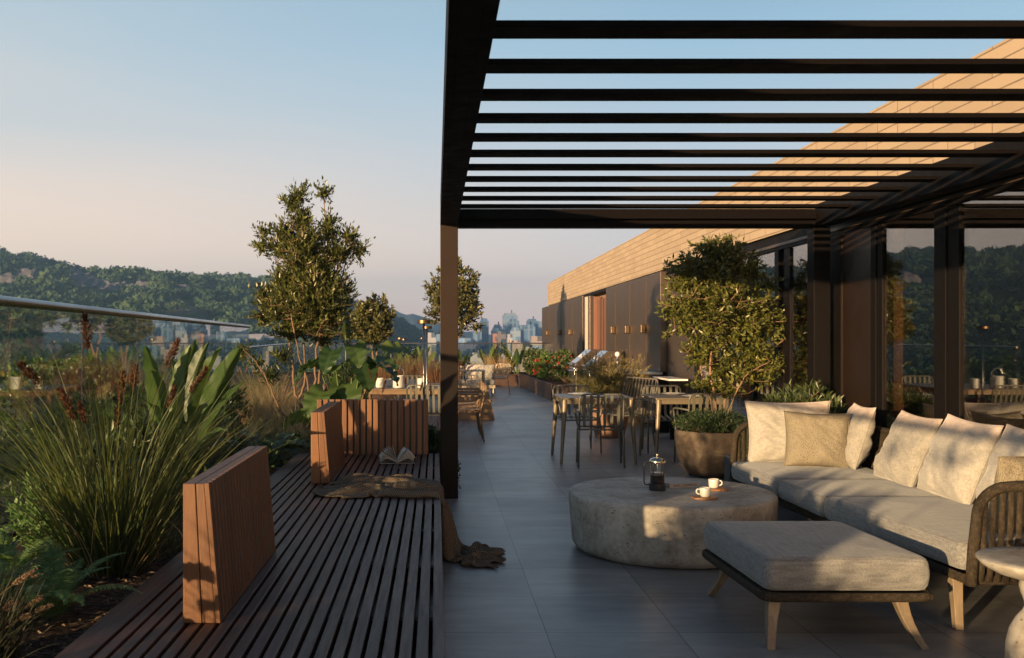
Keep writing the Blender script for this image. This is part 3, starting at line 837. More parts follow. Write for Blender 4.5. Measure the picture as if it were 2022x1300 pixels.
# beyond the pergola
for a, b in ((9.625, 10.48), (10.95, 11.7), (11.82, 13.0), (13.08, 14.4)): glazing(a, b)
mull(10.485, 10.66, .0); mull(10.665, 10.80, .03, mat=M['bronze_dark']); mull(10.805, 10.945, -.012); mull(11.7, 11.82); mull(13.0, 13.08); mull(14.4, 14.5)
bpart('sill', -.02, .12, -3, 14.5, -.001, .055, M['dark_metal'])
bpart('solid_panel', .02, .14, 14.504, 16.38, 0, 2.455, M['bronze'], .003)
bpart('bronze_panel', -.09, .14, 16.4, 22.0, .93, 2.60, M['bronze'], .004)
bpart('plinth', .02, .14, 16.4, 22.0, 0, .925, M['dark_metal'])
bpart('bronze_panel', -.09, .14, 25.8, 36.7, .35, 2.60, M['bronze'], .004)
bpart('plinth', .02, .14, 25.8, 36.7, 0, .345, M['dark_metal'])
bpart('wall', .16, .3, 16.4, 36.7, 0, 2.63, M['interior_wall'])
# recess with timber door and lit brass column
dr = bpart('door', .02, .08, 22.15, 24.0, 0, 2.42, M['wood_dark'], .004)
bpart('door_frame', -.05, .1, 22.004, 22.148, 0, 2.5, M['wood_dark'], .004)
bpart('door_frame', -.05, .1, 24.004, 24.15, 0, 2.5, M['wood_dark'], .004)
for y_ in (22.5, 22.9, 23.3): bpart('door_batten', -.0, .018, y_, y_ + .06, .05, 2.4, M['brass_dull'])
bpart('column', -.06, .06, 24.7, 25.0, 0, 2.55, M['bronze'], .01)
bpart('column', -.06, .06, 25.3, 25.55, 0, 2.55, M['pillow_grey'], .01)
bpart('header', -.04, .12, 22.002, 25.798, 2.56, 2.628, M['dark_metal'])
# wall lamps on the panels; brass strips stand in for light streaks
for y_ in (17.6, 19.15, 20.8, 27.9, 30.6, 34.2):
    z_ = 1.66
    MB().box(-.10, -.0905, y_ - 5 - .007, y_ - 5 + .007, .95, 2.58).build('joint_strip', M['brass_dull'], bd)
    l = MB().box(-.19, -.102, y_ - 5 - .05, y_ - 5 + .05, z_ - .075, z_ + .075).build('wall_lamp', M['brass_lamp'], bd, bevel=.012, seg=3)
    MB().box(-.18, -.12, y_ - 5 - .04, y_ - 5 + .04, z_ - .081, z_ - .0755).build('lens', M['dark_metal'], l)
# interior seen through the glass
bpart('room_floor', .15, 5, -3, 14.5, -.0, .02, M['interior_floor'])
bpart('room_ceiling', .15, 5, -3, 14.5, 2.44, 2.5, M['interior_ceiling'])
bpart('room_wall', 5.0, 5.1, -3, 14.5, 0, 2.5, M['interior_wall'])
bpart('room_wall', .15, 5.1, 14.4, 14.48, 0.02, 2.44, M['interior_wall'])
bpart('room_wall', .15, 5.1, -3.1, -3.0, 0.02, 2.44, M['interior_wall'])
def curtain(x, Y0, Y1, seed):
    n = int((Y1 - Y0) * 30)
    def fn(u, v):
        y = Y0 + (Y1 - Y0) * u - 5
        return (x + .035 * math.sin(y * 42 + .5 * math.sin(y * 9)), y, .03 + 2.4 * v)
    MB().grid(fn, n, 1).build('curtain', M['curtain'], bd, smooth=True, solid=.004)
curtain(.13, 8.10, 8.50, 2); curtain(.3, 10.6, 11.3, 3)
# ------------------------------------------------------------------ slatted bench
bn = thing('slatted_bench', 'long dark slatted timber bench platform with three upright backrests', 'bench', (-.57, 4, 0))
ZS = .42
mb = MB(); x = -1.19; rng = random.Random(4)
mb.box(-1.29, -1.175, -2.5, 9.2, ZS - .036, ZS)
x = -1.16
while x < .04:
    mb.box(x, x + .0425, -2.5, 9.2, ZS - .032 + rng.uniform(-.0008, .0008), ZS + rng.uniform(-.001, .001)); x += .0574
X1 = x - .0574 + .0425
mb.build('seat', M['wood_y'], bn, w=True, bevel=.003)
mb = MB().box(-1.29, X1 - .02, -2.5, 9.19, 0, .30)
mb.build('base', M['black_plastic'], bn, w=True)
y = -2.4
while y < 9.1: MB().box(-1.28, X1 - .02, y, y + .05, .302, ZS - .038).build('joist', M['dark_metal'], bn, w=True); y += .9
MB().box(X1 - .018, X1, -2.5, 9.19, .05, ZS - .037).build('fascia', M['wood_y'], bn, w=True, bevel=.003)

def wedge(Y0, Y1, xl, seed, ribbed=True):
    """upright backrest running along Y, battered on its right face"""
    z0, z1 = ZS + .001, .948
    w0, w1 = .142, .098
    def xr(z): return xl + w0 + (w1 - w0) * (z - z0) / (z1 - z0)
    g = .003; xm0, xm1 = xl + w0 * .52, xl + w1 * .50
    mb = MB()  # solid timber core, two boards
    for a, b, c, d_ in ((xl, xm0 - g, xl, xm1 - g), (xm0, xl + w0 - .018, xm1, xl + w1 - .018)):
        vs = [(a, Y0, z0), (b, Y0, z0), (b, Y1, z0), (a, Y1, z0), (c, Y0, z1), (d_, Y0, z1), (d_, Y1, z1), (c, Y1, z1)]
        mb.add(vs, [(0,3,2,1),(4,5,6,7),(0,1,5,4),(1,2,6,5),(2,3,7,6),(3,0,4,7)])
    core = mb.build('backrest', M['wood_z'], bn, w=True, bevel=.003)
    ln = MB(); e_ = .0012  # black strips in the slat gaps, added to read as shade
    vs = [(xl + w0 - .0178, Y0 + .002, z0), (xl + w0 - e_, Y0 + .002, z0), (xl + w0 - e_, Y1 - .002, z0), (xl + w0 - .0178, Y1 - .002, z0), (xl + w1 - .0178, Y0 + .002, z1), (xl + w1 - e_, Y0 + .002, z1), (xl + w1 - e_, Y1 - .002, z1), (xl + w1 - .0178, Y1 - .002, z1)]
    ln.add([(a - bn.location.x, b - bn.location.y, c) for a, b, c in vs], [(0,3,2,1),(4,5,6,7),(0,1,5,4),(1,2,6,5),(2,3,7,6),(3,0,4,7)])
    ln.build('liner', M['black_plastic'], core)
    mb = MB(); y = Y0; n = int((Y1 - Y0) / .0575); st = (Y1 - Y0) / n
    for k in range(n):
        a, b = Y0 + k * st, Y0 + (k + 1) * st - .024
        if k == n - 1: b = Y1
        x0b, x0t = xl + w0 - .0175, xl + w1 - .0175
        vs = [(x0b, a, z0), (x0b + .0175, a, z0), (x0b + .0175, b, z0), (x0b, b, z0), (x0t, a, z1 + .002), (x0t + .0175, a, z1 + .002), (x0t + .0175, b, z1 + .002), (x0t, b, z1 + .002)]
        mb.add(vs, [(0,3,2,1),(4,5,6,7),(0,1,5,4),(1,2,6,5),(2,3,7,6),(3,0,4,7)])
    vs_ = [(v[0] - bn.location.x, v[1] - bn.location.y, v[2]) for v in mb.v]; mb.v = vs_
    mb.build('slats', M['wood_z'], core, bevel=.002)
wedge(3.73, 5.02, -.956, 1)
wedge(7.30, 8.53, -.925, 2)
mb = MB(); x0, x1 = -1.10, -.073
st = (x1 - x0 + .016) / 18
for k in range(18): mb.box(x0 + k * st, x0 + k * st + st - .016, 9.12, 9.145, ZS + .001, .93)
b3 = mb.build('backrest', M['wood_z'], bn, w=True, bevel=.002)
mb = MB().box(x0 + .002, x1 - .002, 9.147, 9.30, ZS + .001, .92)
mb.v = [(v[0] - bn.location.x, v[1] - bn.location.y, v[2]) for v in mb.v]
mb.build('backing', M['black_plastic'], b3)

# ------------------------------------------------------------------ blanket
def blanket():
    """a throw let fall over the bench edge: small position based cloth, all in numpy"""
    rng = np.random.default_rng(11)
    nu, nv = 96, 66; Lu, Lv = 1.95, 1.25
    u = np.linspace(0, 1, nu)[None, :, None]; v = np.linspace(0, 1, nv)[:, None, None]
    U = u * np.ones((nv, 1, 1)); V = v * np.ones((1, nu, 1))
    # gathered start: width squeezed into folds, more so towards the hanging end
    wd = np.interp(u.ravel(), [0, .12, .35, .55, .75, 1], [.55, .86, .95, .50, .36, .62])[None, :, None]
    yc = np.interp(u.ravel(), [0, .2, .45, .6, 1], [7.00, 7.12, 7.06, 6.80, 6.72])[None, :, None]
    ph = 1.3 * np.sin(U * 7 + 1) + 1.0 * np.sin(U * 17 + V * 4)
    amp = np.sqrt(np.maximum(Lv ** 2 - wd ** 2, 0)) / 20
    X = -.80 + U * 1.62 + .02 * np.sin(V * 19) ; Y = yc + (V - .5) * wd + .012 * np.sin(U * 41 + V * 9)
    Z = .54 + amp * 2.2 * np.sin(V * 24 + ph) + .03 * np.sin(U * 27 + V * 11) + .02 * np.sin(U * 51 - V * 23)
    over = np.maximum(X - .08, 0); X = np.minimum(X, .08) + over * .35; Z = Z - over * .75
    p = np.concatenate([X, Y, Z], 2).astype('f8'); p[..., 2] += rng.normal(size=p.shape[:2]) * .002; q = p.copy()
    lu, lv = Lu / (nu - 1), Lv / (nv - 1); ld = math.hypot(lu, lv)
    EX = X1 + .004
    def con(a, b, L, k):
        dlt = b - a; ln = np.linalg.norm(dlt, axis=-1, keepdims=True) + 1e-9
        c = dlt * (.5 * k * (ln - L) / ln); a += c; b -= c
    for it in range(230):
        vel = (p - q) * .97; q = p.copy(); p = p + vel; p[..., 2] -= 9.8 * (1 / 75.) ** 2
        for k in range(7):
            for s0 in (0, 1):
                con(p[:, s0:-1:2], p[:, s0 + 1::2][:, :p[:, s0:-1:2].shape[1]], lu, 1)
                con(p[s0:-1:2], p[s0 + 1::2][:p[s0:-1:2].shape[0]], lv, 1)
            con(p[:-1, :-1], p[1:, 1:], ld, .22); con(p[1:, :-1], p[:-1, 1:], ld, .22)
            con(p[:, :-4], p[:, 4:], lu * 4, .05); con(p[:-4], p[4:], lv * 4, .05)
        top, fl = ZS + .006, .008
        inside = (p[..., 0] < EX) & (p[..., 2] < top)
        fromtop = inside & (((q[..., 0] < EX - .001) & (q[..., 2] > top - .05)) | (p[..., 2] > top - .018))
        side = inside & ~fromtop
        p[..., 2] = np.where(fromtop, top, p[..., 2]); p[..., 0] = np.where(side, EX, p[..., 0])
        floor_ = p[..., 2] < fl; p[..., 2] = np.where(floor_, fl, p[..., 2])
        fr = (fromtop | floor_)[..., None]
        p[..., :2] = np.where(fr, q[..., :2] + (p[..., :2] - q[..., :2]) * .02, p[..., :2])
    vs = p.reshape(-1, 3)
    fs = gridq(nv, nu)
    o = mesh_np('throw_blanket', vs, [fs], M['blanket'], smooth=True)
    ul = o.data.uv_layers.new(name='UVMap'); li = np.zeros(len(o.data.loops), 'i'); o.data.loops.foreach_get('vertex_index', li)
    uv = np.stack([(li % nu) / (nu - 1) * Lu, (li // nu) / (nv - 1) * Lv], 1).astype('f'); ul.data.foreach_set('uv', uv.ravel())
    m = o.modifiers.new('sub', 'SUBSURF'); m.levels = 1; m.render_levels = 1
    m = o.modifiers.new('sol', 'SOLIDIFY'); m.thickness = .008; m.offset = 1
    tag(o, 'crumpled brown and black patterned throw draped over the bench edge onto the floor', 'blanket')
def gridq(nv, nu): i = np.arange((nv - 1) * (nu - 1)); r, c = i // (nu - 1), i % (nu - 1); a = r * nu + c; return np.stack([a, a + 1, a + nu + 1, a + nu], 1)
blanket()

# ------------------------------------------------------------------ open book
bk = thing('open_book', 'open paperback lying face up on the bench in front of the slatted backrest', 'book', (-.34, 8.55, ZS + .002), .10)
rng = random.Random(3)
def page(ang, L, W_, curl):
    def fn(u, v):
        a = ang; r = L * u
        x = r * math.cos(a); z = r * math.sin(a) + curl * math.sin(u * math.pi)
        return (x, W_ * (v - .5), max(z, .0005))
    return fn
MB().box(-.150, .150, -.112, .112, 0, .003).build('cover', M['bookcover'], bk, bevel=.001)
for side in (0, 1):
    for k in range(11):
        base = R(3 + k * (5.0 + rng.random())) if side else R(177 - k * (6.5 + rng.random()))
        mb = MB().grid(page(base, .165 - .003 * k, .208, .012 + .006 * rng.random()), 9, 2)
        if k < 2:
            mb = MB().grid(page(R(6 + 5 * k) if side else R(174 - 5 * k), .145, .208, .03), 9, 2)
        o = mb.build('page', M['paper'], bk, solid=.0012, smooth=True)
        o.location.z = .006 + (.014 if 0 else 0)

# ------------------------------------------------------------------ coffee table and things on it
TZ = .414
ct = thing('coffee_table', 'large round travertine drum coffee table', 'coffee table', (1.67, 7.02, 0))
prof = [(.62, 0.0), (.665, .012), (.695, .05)]
prof += [(.70 + .02 * k / 8, .08 + (.34 - .08) * k / 8) for k in range(9)]
prof += [(.72, .385), (.7165, .400), (.708, .409), (.695, .4135), (.66, TZ), (.3, TZ), (.02, TZ)]
MB().lathe(prof, n=128).build('drum', M['travertine'], ct, auto=50)

fp = thing('french_press', 'glass coffee press with steel lid, half full of black coffee', 'coffee press', (1.575, 7.03, TZ))
r = .052
MB().lathe([(r + .006, 0), (r + .007, .004), (r + .007, .048), (r + .003, .052)], n=36).build('base', M['black_plastic'], fp, auto=40)
MB().lathe([(r - .002, .053), (r, .056), (r, .196), (r + .001, .20)], n=36).build('beaker', M['press_glass'], fp, auto=40)
MB().lathe([(r - .004, .054), (r - .004, .108), (.01, .1085)], n=36).build('coffee', M['coffee'], fp, auto=40)
MB().lathe([(r - .005, .122), (r - .004, .124), (r - .004, .128), (.005, .13)], n=30).build('plunger', M['steel'], fp, auto=40)
MB().tube([(0, 0, .125), (0, 0, .25)], .0025, 8).build('rod', M['steel'], fp)
lid = MB().lathe([(r + .004, .192), (r + .005, .194), (r + .005, .212), (r + .002, .216), (.042, .226), (.022, .233), (.008, .236), (.005, .243)], n=40).build('lid', M['brass_lid'], fp, auto=40)
MB().lathe([(.003, .240), (.009, .244), (.0115, .251), (.009, .258), (.002, .262)], n=20).build('knob', M['brass_lid'], lid, smooth=True)
hp = [(-r, 0, .204), (-r - .022, 0, .206), (-r - .036, 0, .198), (-r - .042, 0, .18), (-r - .042, 0, .06), (-r - .038, 0, .045), (-r - .025, 0, .040), (-r, 0, .040)]
MB().tube(hp, .0045, 8).build('handle', M['black_plastic'], fp, smooth=True)
for a in (0, 90, 180, 270):
    MB().box(-.0035, .0035, r + .001, r + .004, .05, .2, Matrix.Rotation(R(a + 45), 4, 'Z')).build('cage_strut', M['black_plastic'], fp)

bk2 = thing('coffee_table_book', 'thick grey hardback book lying behind the coffee press', 'book', (1.70, 7.24, TZ), R(17))
MB().box(-.005, .185, -.105, .105, .0035, .0275).build('pages', M['paper'], bk2)
mb = MB().box(-.05, .19, -.11, .11, 0, .0033).box(-.05, .19, -.11, .11, .0277, .031).box(-.05, .19, -.112, -.109, .0, .031)
cv_ = mb.build('cover', M['bookcover'], bk2, bevel=.001)
def text(body, size, mat, loc, rot, name='lettering', parent=None, ext=.0004):
    cu = bpy.data.curves.new(name, 'FONT'); cu.body = body; cu.size = size; cu.extrude = ext; cu.align_x = 'CENTER'; cu.align_y = 'CENTER'
    o = bpy.data.objects.new(name, cu); COL.objects.link(o); cu.materials.append(mat)
    dg = bpy.context.evaluated_depsgraph_get(); me = bpy.data.meshes.new_from_object(o.evaluated_get(dg))
    bpy.data.objects.remove(o); o = bpy.data.objects.new(name, me); COL.objects.link(o)
    if not me.materials: me.materials.append(mat)
    o.location = loc; o.rotation_euler = rot; o.parent = parent
    return o
text('KARL LAGERFELD', .0235, M['ink'], (.075, -.1125, .0155), (R(90), 0, 0), 'spine_lettering', cv_)

def cup(x, y, rz, label):
    t = thing('coffee_cup', label, 'cup', (x, y, TZ + .0125), rz, 'white cups on the stone table')
    MB().lathe([(.024, 0), (.029, .002), (.0345, .012), (.0375, .060), (.0365, .062), (.0335, .060), (.031, .014), (.012, .010)], n=32).build('bowl', M['ceramic'], t, auto=60)
    MB().lathe([(.0328, .048), (.0332, .050), (.005, .0505)], n=24).build('coffee', M['coffee'], t)
    MB().tube([(.034, 0, .050), (.050, 0, .051), (.058, 0, .040), (.056, 0, .026), (.045, 0, .018), (.034, 0, .017)], .0042, 8, flat=1.3).build('handle', M['ceramic'], t, smooth=True)
    return t
def board(x, y, rz, poly, label):
    t = thing('wooden_coaster', label, 'coaster', (x, y, TZ), rz, 'small wooden boards under the cups')
    MB().prism(poly, .0005, .012).build('board', M['coaster'], t, bevel=.003, seg=3)
octo = [(.09 * math.cos(R(22.5 + 45 * k)), .075 * math.sin(R(22.5 + 45 * k))) for k in range(8)]
board(1.812, 6.66, .1, octo, 'octagonal reddish wooden coaster under the nearer cup')
board(1.985, 7.05, .0, [(-.075, -.07), (.085, -.07), (.085, .07), (-.075, .07)], 'square wooden coaster under the farther cup')
cup(1.815, 6.66, R(172), 'white cup nearer the camera, its handle to the left, sitting on the octagonal coaster')
cup(1.985, 7.06, R(-8), 'white cup farther back with its handle to the right, sitting on the square coaster')

# ------------------------------------------------------------------ ottoman
def tapered_leg(foot, top, wf, wt, curve=(0, 0)):
    """square leg; curve = outward sweep"""
    mb = MB(); vs = []; n = 6
    for k in range(n + 1):
        t_ = k / n; c = Vector(foot).lerp(Vector(top), t_); w_ = wf + (wt - wf) * t_ ** 1.6
        c += Vector((curve[0], curve[1], 0)) * (t_ * (1 - t_))
        vs += [(c.x - w_ / 2, c.y - w_ / 2, c.z), (c.x + w_ / 2, c.y - w_ / 2, c.z), (c.x + w_ / 2, c.y + w_ / 2, c.z), (c.x - w_ / 2, c.y + w_ / 2, c.z)]
    fs = [(3, 2, 1, 0), (n*4, n*4+1, n*4+2, n*4+3)]
    for k in range(n):
        for j in range(4): fs.append((k*4+j, k*4+(j+1) % 4, (k+1)*4+(j+1) % 4, (k+1)*4+j))
    return mb.add(vs, fs)
def cushion(poly, z0, z1, rad=.04, crown=.012, seed=0):
    """padded cushion from a convex quad footprint: superelliptic section, soft crown"""
    p = [Vector((a, b)) for a, b in poly]; nu, nv = 34, 34
    def e(t): return t
    def top(u, v, sgn):
        # u,v in -1..1 -> footprint by bilinear; rounded edges
        a = p[0].lerp(p[1], (u + 1) / 2).lerp(p[3].lerp(p[2], (u + 1) / 2), (v + 1) / 2)
        return a
    W_ = (p[1] - p[0]).length; D_ = (p[3] - p[0]).length; zc = (z0 + z1) / 2; hh = (z1 - z0) / 2
    mb = MB(); mb.uv = {}
    ring = []
    N_ = 160
    # profile rings: from bottom centre, out to the edge, over to top centre
    prof = []
    for k in range(9):
        an = -math.pi / 2 + math.pi / 2 * k / 8
        prof.append((rad * (1 - math.cos(an)), z0 + rad + rad * math.sin(an)))
    for k in range(1, 4): prof.append((-.004 * math.sin(k / 4 * math.pi), z0 + rad + (z1 - z0 - 2 * rad) * k / 4))
    for k in range(9):
        an = math.pi / 2 * k / 8
        prof.append((rad * (1 - math.cos(an)), z1 - rad + rad * math.sin(an)))
    for k in range(1, 9): prof.append((rad + k / 8 * (min(W_, D_) / 2 - rad) * .98, z1 + crown * math.sin(k / 8 * 1.57)))
    cx = sum((q.x for q in p)) / 4; cy = sum((q.y for q in p)) / 4
    def outline(inset, m=12):
        pts = []
        rr = max(.004, rad * 1.3 - inset * .6)
        for i in range(4):
            a, b, c = p[i - 1], p[i], p[(i + 1) % 4]
            d1 = (a - b).normalized(); d2 = (c - b).normalized()
            s_ = 1 / max(.2, math.sqrt(max(1e-6, 1 - d1.dot(d2) ** 2)))
            q = b + (d1 + d2) * inset * s_ * 1.0
            for k in range(m):
                t_ = k / (m - 1)
                pts.append(q + d1 * rr * (1 - t_) ** 2 + d2 * rr * t_ ** 2)
        return pts
    vs = []; n = 48
    for ins, z in prof:
        ins2 = max(ins, -.01)
        for q in outline(ins2): 
            wv = .0018 * mnoise.noise(Vector((q.x * 9, q.y * 9, z * 9 + seed)))
            vs.append((q.x + wv, q.y + wv, z + (.006 * mnoise.noise(Vector((q.x * 3.2, q.y * 3.2, seed))) + .002 * mnoise.noise(Vector((q.x * 13, q.y * 9, seed))) if z > zc else 0)))
    fs = []
    for i in range(len(prof) - 1):
        for j in range(n): fs.append((i*n+j, i*n+(j+1) % n, (i+1)*n+(j+1) % n, (i+1)*n+j))
    fs.append(tuple(range(n - 1, -1, -1))); fs.append(tuple(range((len(prof)-1)*n, len(prof)*n)))
    m_ = MB().add(vs, fs)
    for zz in (z1 - rad * .3, z0 + rad * .3):
        ol = [(q.x, q.y, zz) for q in outline(rad * .26)]
        m_.tube(ol + [ol[0]], .0028, 5, cap=False)
    return m_
def ropeband(poly, z0, z1, out=.012):
    p = [Vector((a, b)) for a, b in poly]; c = sum(p, Vector((0, 0))) / len(p); pts = []
    for i in range(len(p)):
        a, b, q = p[i - 1], p[i], p[(i + 1) % len(p)]
        d1 = (a - b).normalized(); d2 = (q - b).normalized(); o = (b - c).normalized() * out * 1.4
        for k in range(7):
            t_ = k / 6; pts.append(b + o + d1 * .07 * (1 - t_) ** 2 + d2 * .07 * t_ ** 2)
    n = len(pts); mb = MB(); vs = []; m = 10
    zc, hh = (z0 + z1) / 2, (z1 - z0) / 2
    for k in range(m):
        an = 2 * math.pi * k / m
        for q in pts:
            dr = (q - c).normalized()
            vs.append((q.x + dr.x * hh * .8 * math.cos(an) - dr.x * hh * .6, q.y + dr.y * hh * .8 * math.cos(an) - dr.y * hh * .6, zc + hh * math.sin(an)))
    fs = [(k*n+j, ((k+1) % m)*n+j, ((k+1) % m)*n+(j+1) % n, k*n+(j+1) % n) for k in range(m) for j in range(n)]
    mb.add(vs, fs)
    mb.add([(q.x, q.y, z0 + .012) for q in p] + [(q.x, q.y, z1 - .01) for q in p], [(3,2,1,0),(4,5,6,7),(0,1,5,4),(1,2,6,5),(2,3,7,6),(3,0,4,7)])
    return mb
ot = thing('ottoman', 'square ottoman with thick grey cushion, rope band and splayed oak legs', 'ottoman', (1.99, 5.27, 0))
op = [(1.590, 4.77), (2.400, 4.77), (2.365, 5.77), (1.555, 5.77)]
cushion(op, .268, .436, .045, .010, 3).build('cushion', M['cushion'], ot, w=True, smooth=True)
ropeband(op, .222, .268).build('rope_frame', M['rope'], ot, w=True, auto=50)
for fx, fy, tx, ty, cx_, cy_ in ((1.61, 4.76, 1.66, 4.86, .00, .04), (2.355, 4.76, 2.275, 4.86, -.06, .04), (1.60, 5.76, 1.68, 5.66, .06, -.04), (2.34, 5.76, 2.25, 5.66, -.06, -.04)):
    tapered_leg((fx, fy, 0), (tx, ty, .232), .040, .066, (cx_, cy_)).build('leg', M['oak'], ot, w=True, bevel=.004)

# ------------------------------------------------------------------ sofa
sf = thing('sofa', 'long grey outdoor sofa with rope woven arms and oak legs', 'sofa', (3.0, 6.6, 0))
XF = [(4.99, 2.645), (6.44, 2.515), (7.24, 2.50), (8.0, 2.465), (8.20, 2.46)]
def xf(y): return float(np.interp(y, [a for a, b in XF], [b for a, b in XF]))
for a, b in ((4.985, 6.435), (6.445, 7.235), (7.245, 8.26)):
    cushion([(xf(a), a), (3.46, a), (3.46, b), (xf(b), b)], .318, .468, .042, .012, a).build('seat_cushion', M['cushion'], sf, w=True, smooth=True)
ropeband([(2.655, 4.93), (3.50, 4.93), (3.50, 8.32), (2.46, 8.32)], .262, .312, .004).build('base_frame', M['rope'], sf, w=True, auto=50)
def rope_arm(y, x0, x1, z1, lean):
    """arm frame: tube up from the base at x0, curving to horizontal at z1, strands below"""
    pts = [(x0, y, .27), (x0 + .006, y - lean * .3, .45)]
    rr = .15
    cz = z1 - rr; cx = x0 + .02 + rr
    for k in range(9):
        an = math.pi - math.pi / 2 * k / 8
        pts.append((cx + rr * math.cos(an), y - lean * (.6 + .4 * k / 8), cz + rr * math.sin(an)))
    pts += [(x1 - .12, y - lean, z1 + .004)]
    for k in range(1, 6):
        an = math.pi / 2 - math.pi / 2 * k / 5
        pts.append((x1 - .12 + .12 * math.cos(an), y - lean, z1 - .12 + .12 * math.sin(an)))
    arm = MB().tube(pts, .027, 14).build('armrest', M['rope'], sf, w=True, smooth=True)
    mb = MB(); x = x0 + .055
    while x < x1 - .03:
        zt = z1 if x > cx else cz + math.sqrt(max(0, rr ** 2 - (x - cx) ** 2))
        xb = x + (.00 if x > cx else 0)
        p_ = [(x0 + .03 + (x - x0 - .03) * .97, y + .012, .285), (x, y - lean * .5 - .006, .5), (x, y - lean * .97, zt - .008)]
        q = bez(*p_, 7); mb.tube([tuple(v) for v in q], .0165, 8, flat=.45); x += .0435
    mb.v = [(v[0] - sf.location.x, v[1] - sf.location.y, v[2]) for v in mb.v]
    mb.build('strands', M['rope'], arm, smooth=True)
rope_arm(4.90, 2.655, 3.56, .765, .03)
rope_arm(8.38, 2.52, 3.56, .765, -.03)
pts = [(3.53, 4.92, .74)] + [(3.55, y_, .765) for y_ in np.linspace(5.1, 8.2, 10)] + [(3.53, 8.36, .74)]
bk_ = MB().tube(pts, .024, 12).build('backrest', M['rope'], sf, w=True, smooth=True)
mb = MB(); y_ = 4.97
while y_ < 8.33: mb.tube([(3.49, y_, .29), (3.52, y_, .5), (3.55, y_, .76)], .015, 6, flat=.5); y_ += .045
mb.v = [(v[0] - sf.location.x, v[1] - sf.location.y, v[2]) for v in mb.v]
mb.build('strands', M['rope'], bk_, smooth=True)
for fx, fy, tx, ty in ((2.685, 5.08, 2.69, 5.12), (3.44, 5.05, 3.42, 5.1), (2.56, 6.75, 2.58, 6.75), (3.42, 6.7, 3.4, 6.7), (2.53, 7.45, 2.55, 7.45), (2.52, 8.2, 2.56, 8.15), (3.42, 8.2, 3.4, 8.15)):
    tapered_leg((fx, fy, 0), (tx, ty, .27), .042, .058, (.0, .0)).build('leg', M['oak'], sf, w=True, bevel=.004)

def pillow(label, c, u, v, w_, h_, th, mat, seed, cat='cushion', group='loose cushions along the sofa', wr=1.0):
    u = Vector(u).normalized(); v = Vector(v); v = (v - u * v.dot(u)).normalized(); n = u.cross(v)
    t = thing('pillow', label, cat, c, 0, group); mb = MB(); N_ = 40
    def side(sg):
        def fn(a, b):
            a = a * 2 - 1; b = b * 2 - 1
            k = 1 - .075 * (1 - b * b) ** 1.0; k2 = 1 - .075 * (1 - a * a)
            x = a * w_ / 2 * k; y = b * h_ / 2 * k2
            e = max(0, (1 - abs(a) ** 2.6)) * max(0, (1 - abs(b) ** 2.6))
            z = th / 2 * e ** .55
            nz = mnoise.noise(Vector((a * 1.8 + seed, b * 1.8, sg))) * .018
            # creases running in from the corners and the seam
            rad = math.sin(math.atan2(b, a) * 11 + seed * 3 + 3 * mnoise.noise(Vector((a * 2, b * 2, seed)))) 
            edge = max(abs(a), abs(b)); cr_ = rad * .013 * wr * max(0, edge - .42) * (1.6 if edge < .97 else .5)
            cr2 = mnoise.noise(Vector(((a + b) * 5.5, (a - b) * 1.6, seed + 5))) * .014 * wr
            z = z + (nz + cr_ + cr2) * min(1, e * 3 + .0)
            # slump: more belly low down
            z += th * .16 * e * (-b) ; y -= .012 * e
            p_ = u * x + v * y + n * (z * sg)
            return (p_.x, p_.y, p_.z)
        return fn
    mb.grid(side(1), N_, N_); mb.grid(side(-1), N_, N_)
    o = mb.build('cover', mat, t, smooth=True)
    bm = bmesh.new(); bm.from_mesh(o.data); bmesh.ops.remove_doubles(bm, verts=bm.verts, dist=.0006)
    bmesh.ops.recalc_face_normals(bm, faces=bm.faces); bm.to_mesh(o.data); bm.free()
    for p_ in o.data.polygons: p_.use_smooth = True
    # piping seam
    e_ = []
    for k in range(4 * 16):
        q = k / 16; s_ = int(q); f_ = (q - s_) * 2 - 1
        a, b = ((f_, -1), (1, f_), (-f_, 1), (-1, -f_))[s_]
        kk = 1 - .075 * (1 - b * b); k2 = 1 - .075 * (1 - a * a)
        p_ = u * (a * w_ / 2 * kk) + v * (b * h_ / 2 * k2); e_.append(tuple(p_))
    e_.append(e_[0]); MB().tube(e_, .0032, 6, cap=False).build('piping', mat, t, smooth=True)
    return t
up = lambda lx=0, ly=0: (lx, ly, 1)
pillow('big cream cushion at the far left end of the sofa', (2.93, 8.20, .715), (1, -.05, 0), up(0, .16), .70, .52, .20, M['pillow'], 1)
pillow('woven tan textured cushion in front of the big cream one', (3.03, 7.86, .685), (1, -.22, -.03), up(.02, .22), .50, .45, .17, M['boucle'], 2, wr=.5)
pillow('cream cushion second from the far end, leaning on the sofa back', (3.36, 7.93, .71), (-.12, -1, 0), up(.32, 0), .56, .52, .20, M['pillow_grey'], 3)
pillow('stone grey cushion in the middle of the sofa back', (3.37, 7.08, .70), (-.05, -1, -.02), up(.42, 0), .66, .54, .20, M['pillow_grey'], 4)
pillow('cream cushion nearer the camera, creased, leaf shadows on it', (3.38, 6.40, .71), (-.02, -1, -.03), up(.40, 0), .68, .56, .22, M['pillow'], 5)
pillow('cream cushion cut by the right edge of the picture', (3.38, 5.72, .71), (-.02, -1, 0), up(.38, 0), .62, .56, .20, M['pillow'], 6)
pillow('woven tan cushion leaning inside the near sofa arm', (3.15, 5.22, .68), (1, .25, .06), up(.05, -.28), .52, .46, .18, M['boucle'], 7, wr=.5)

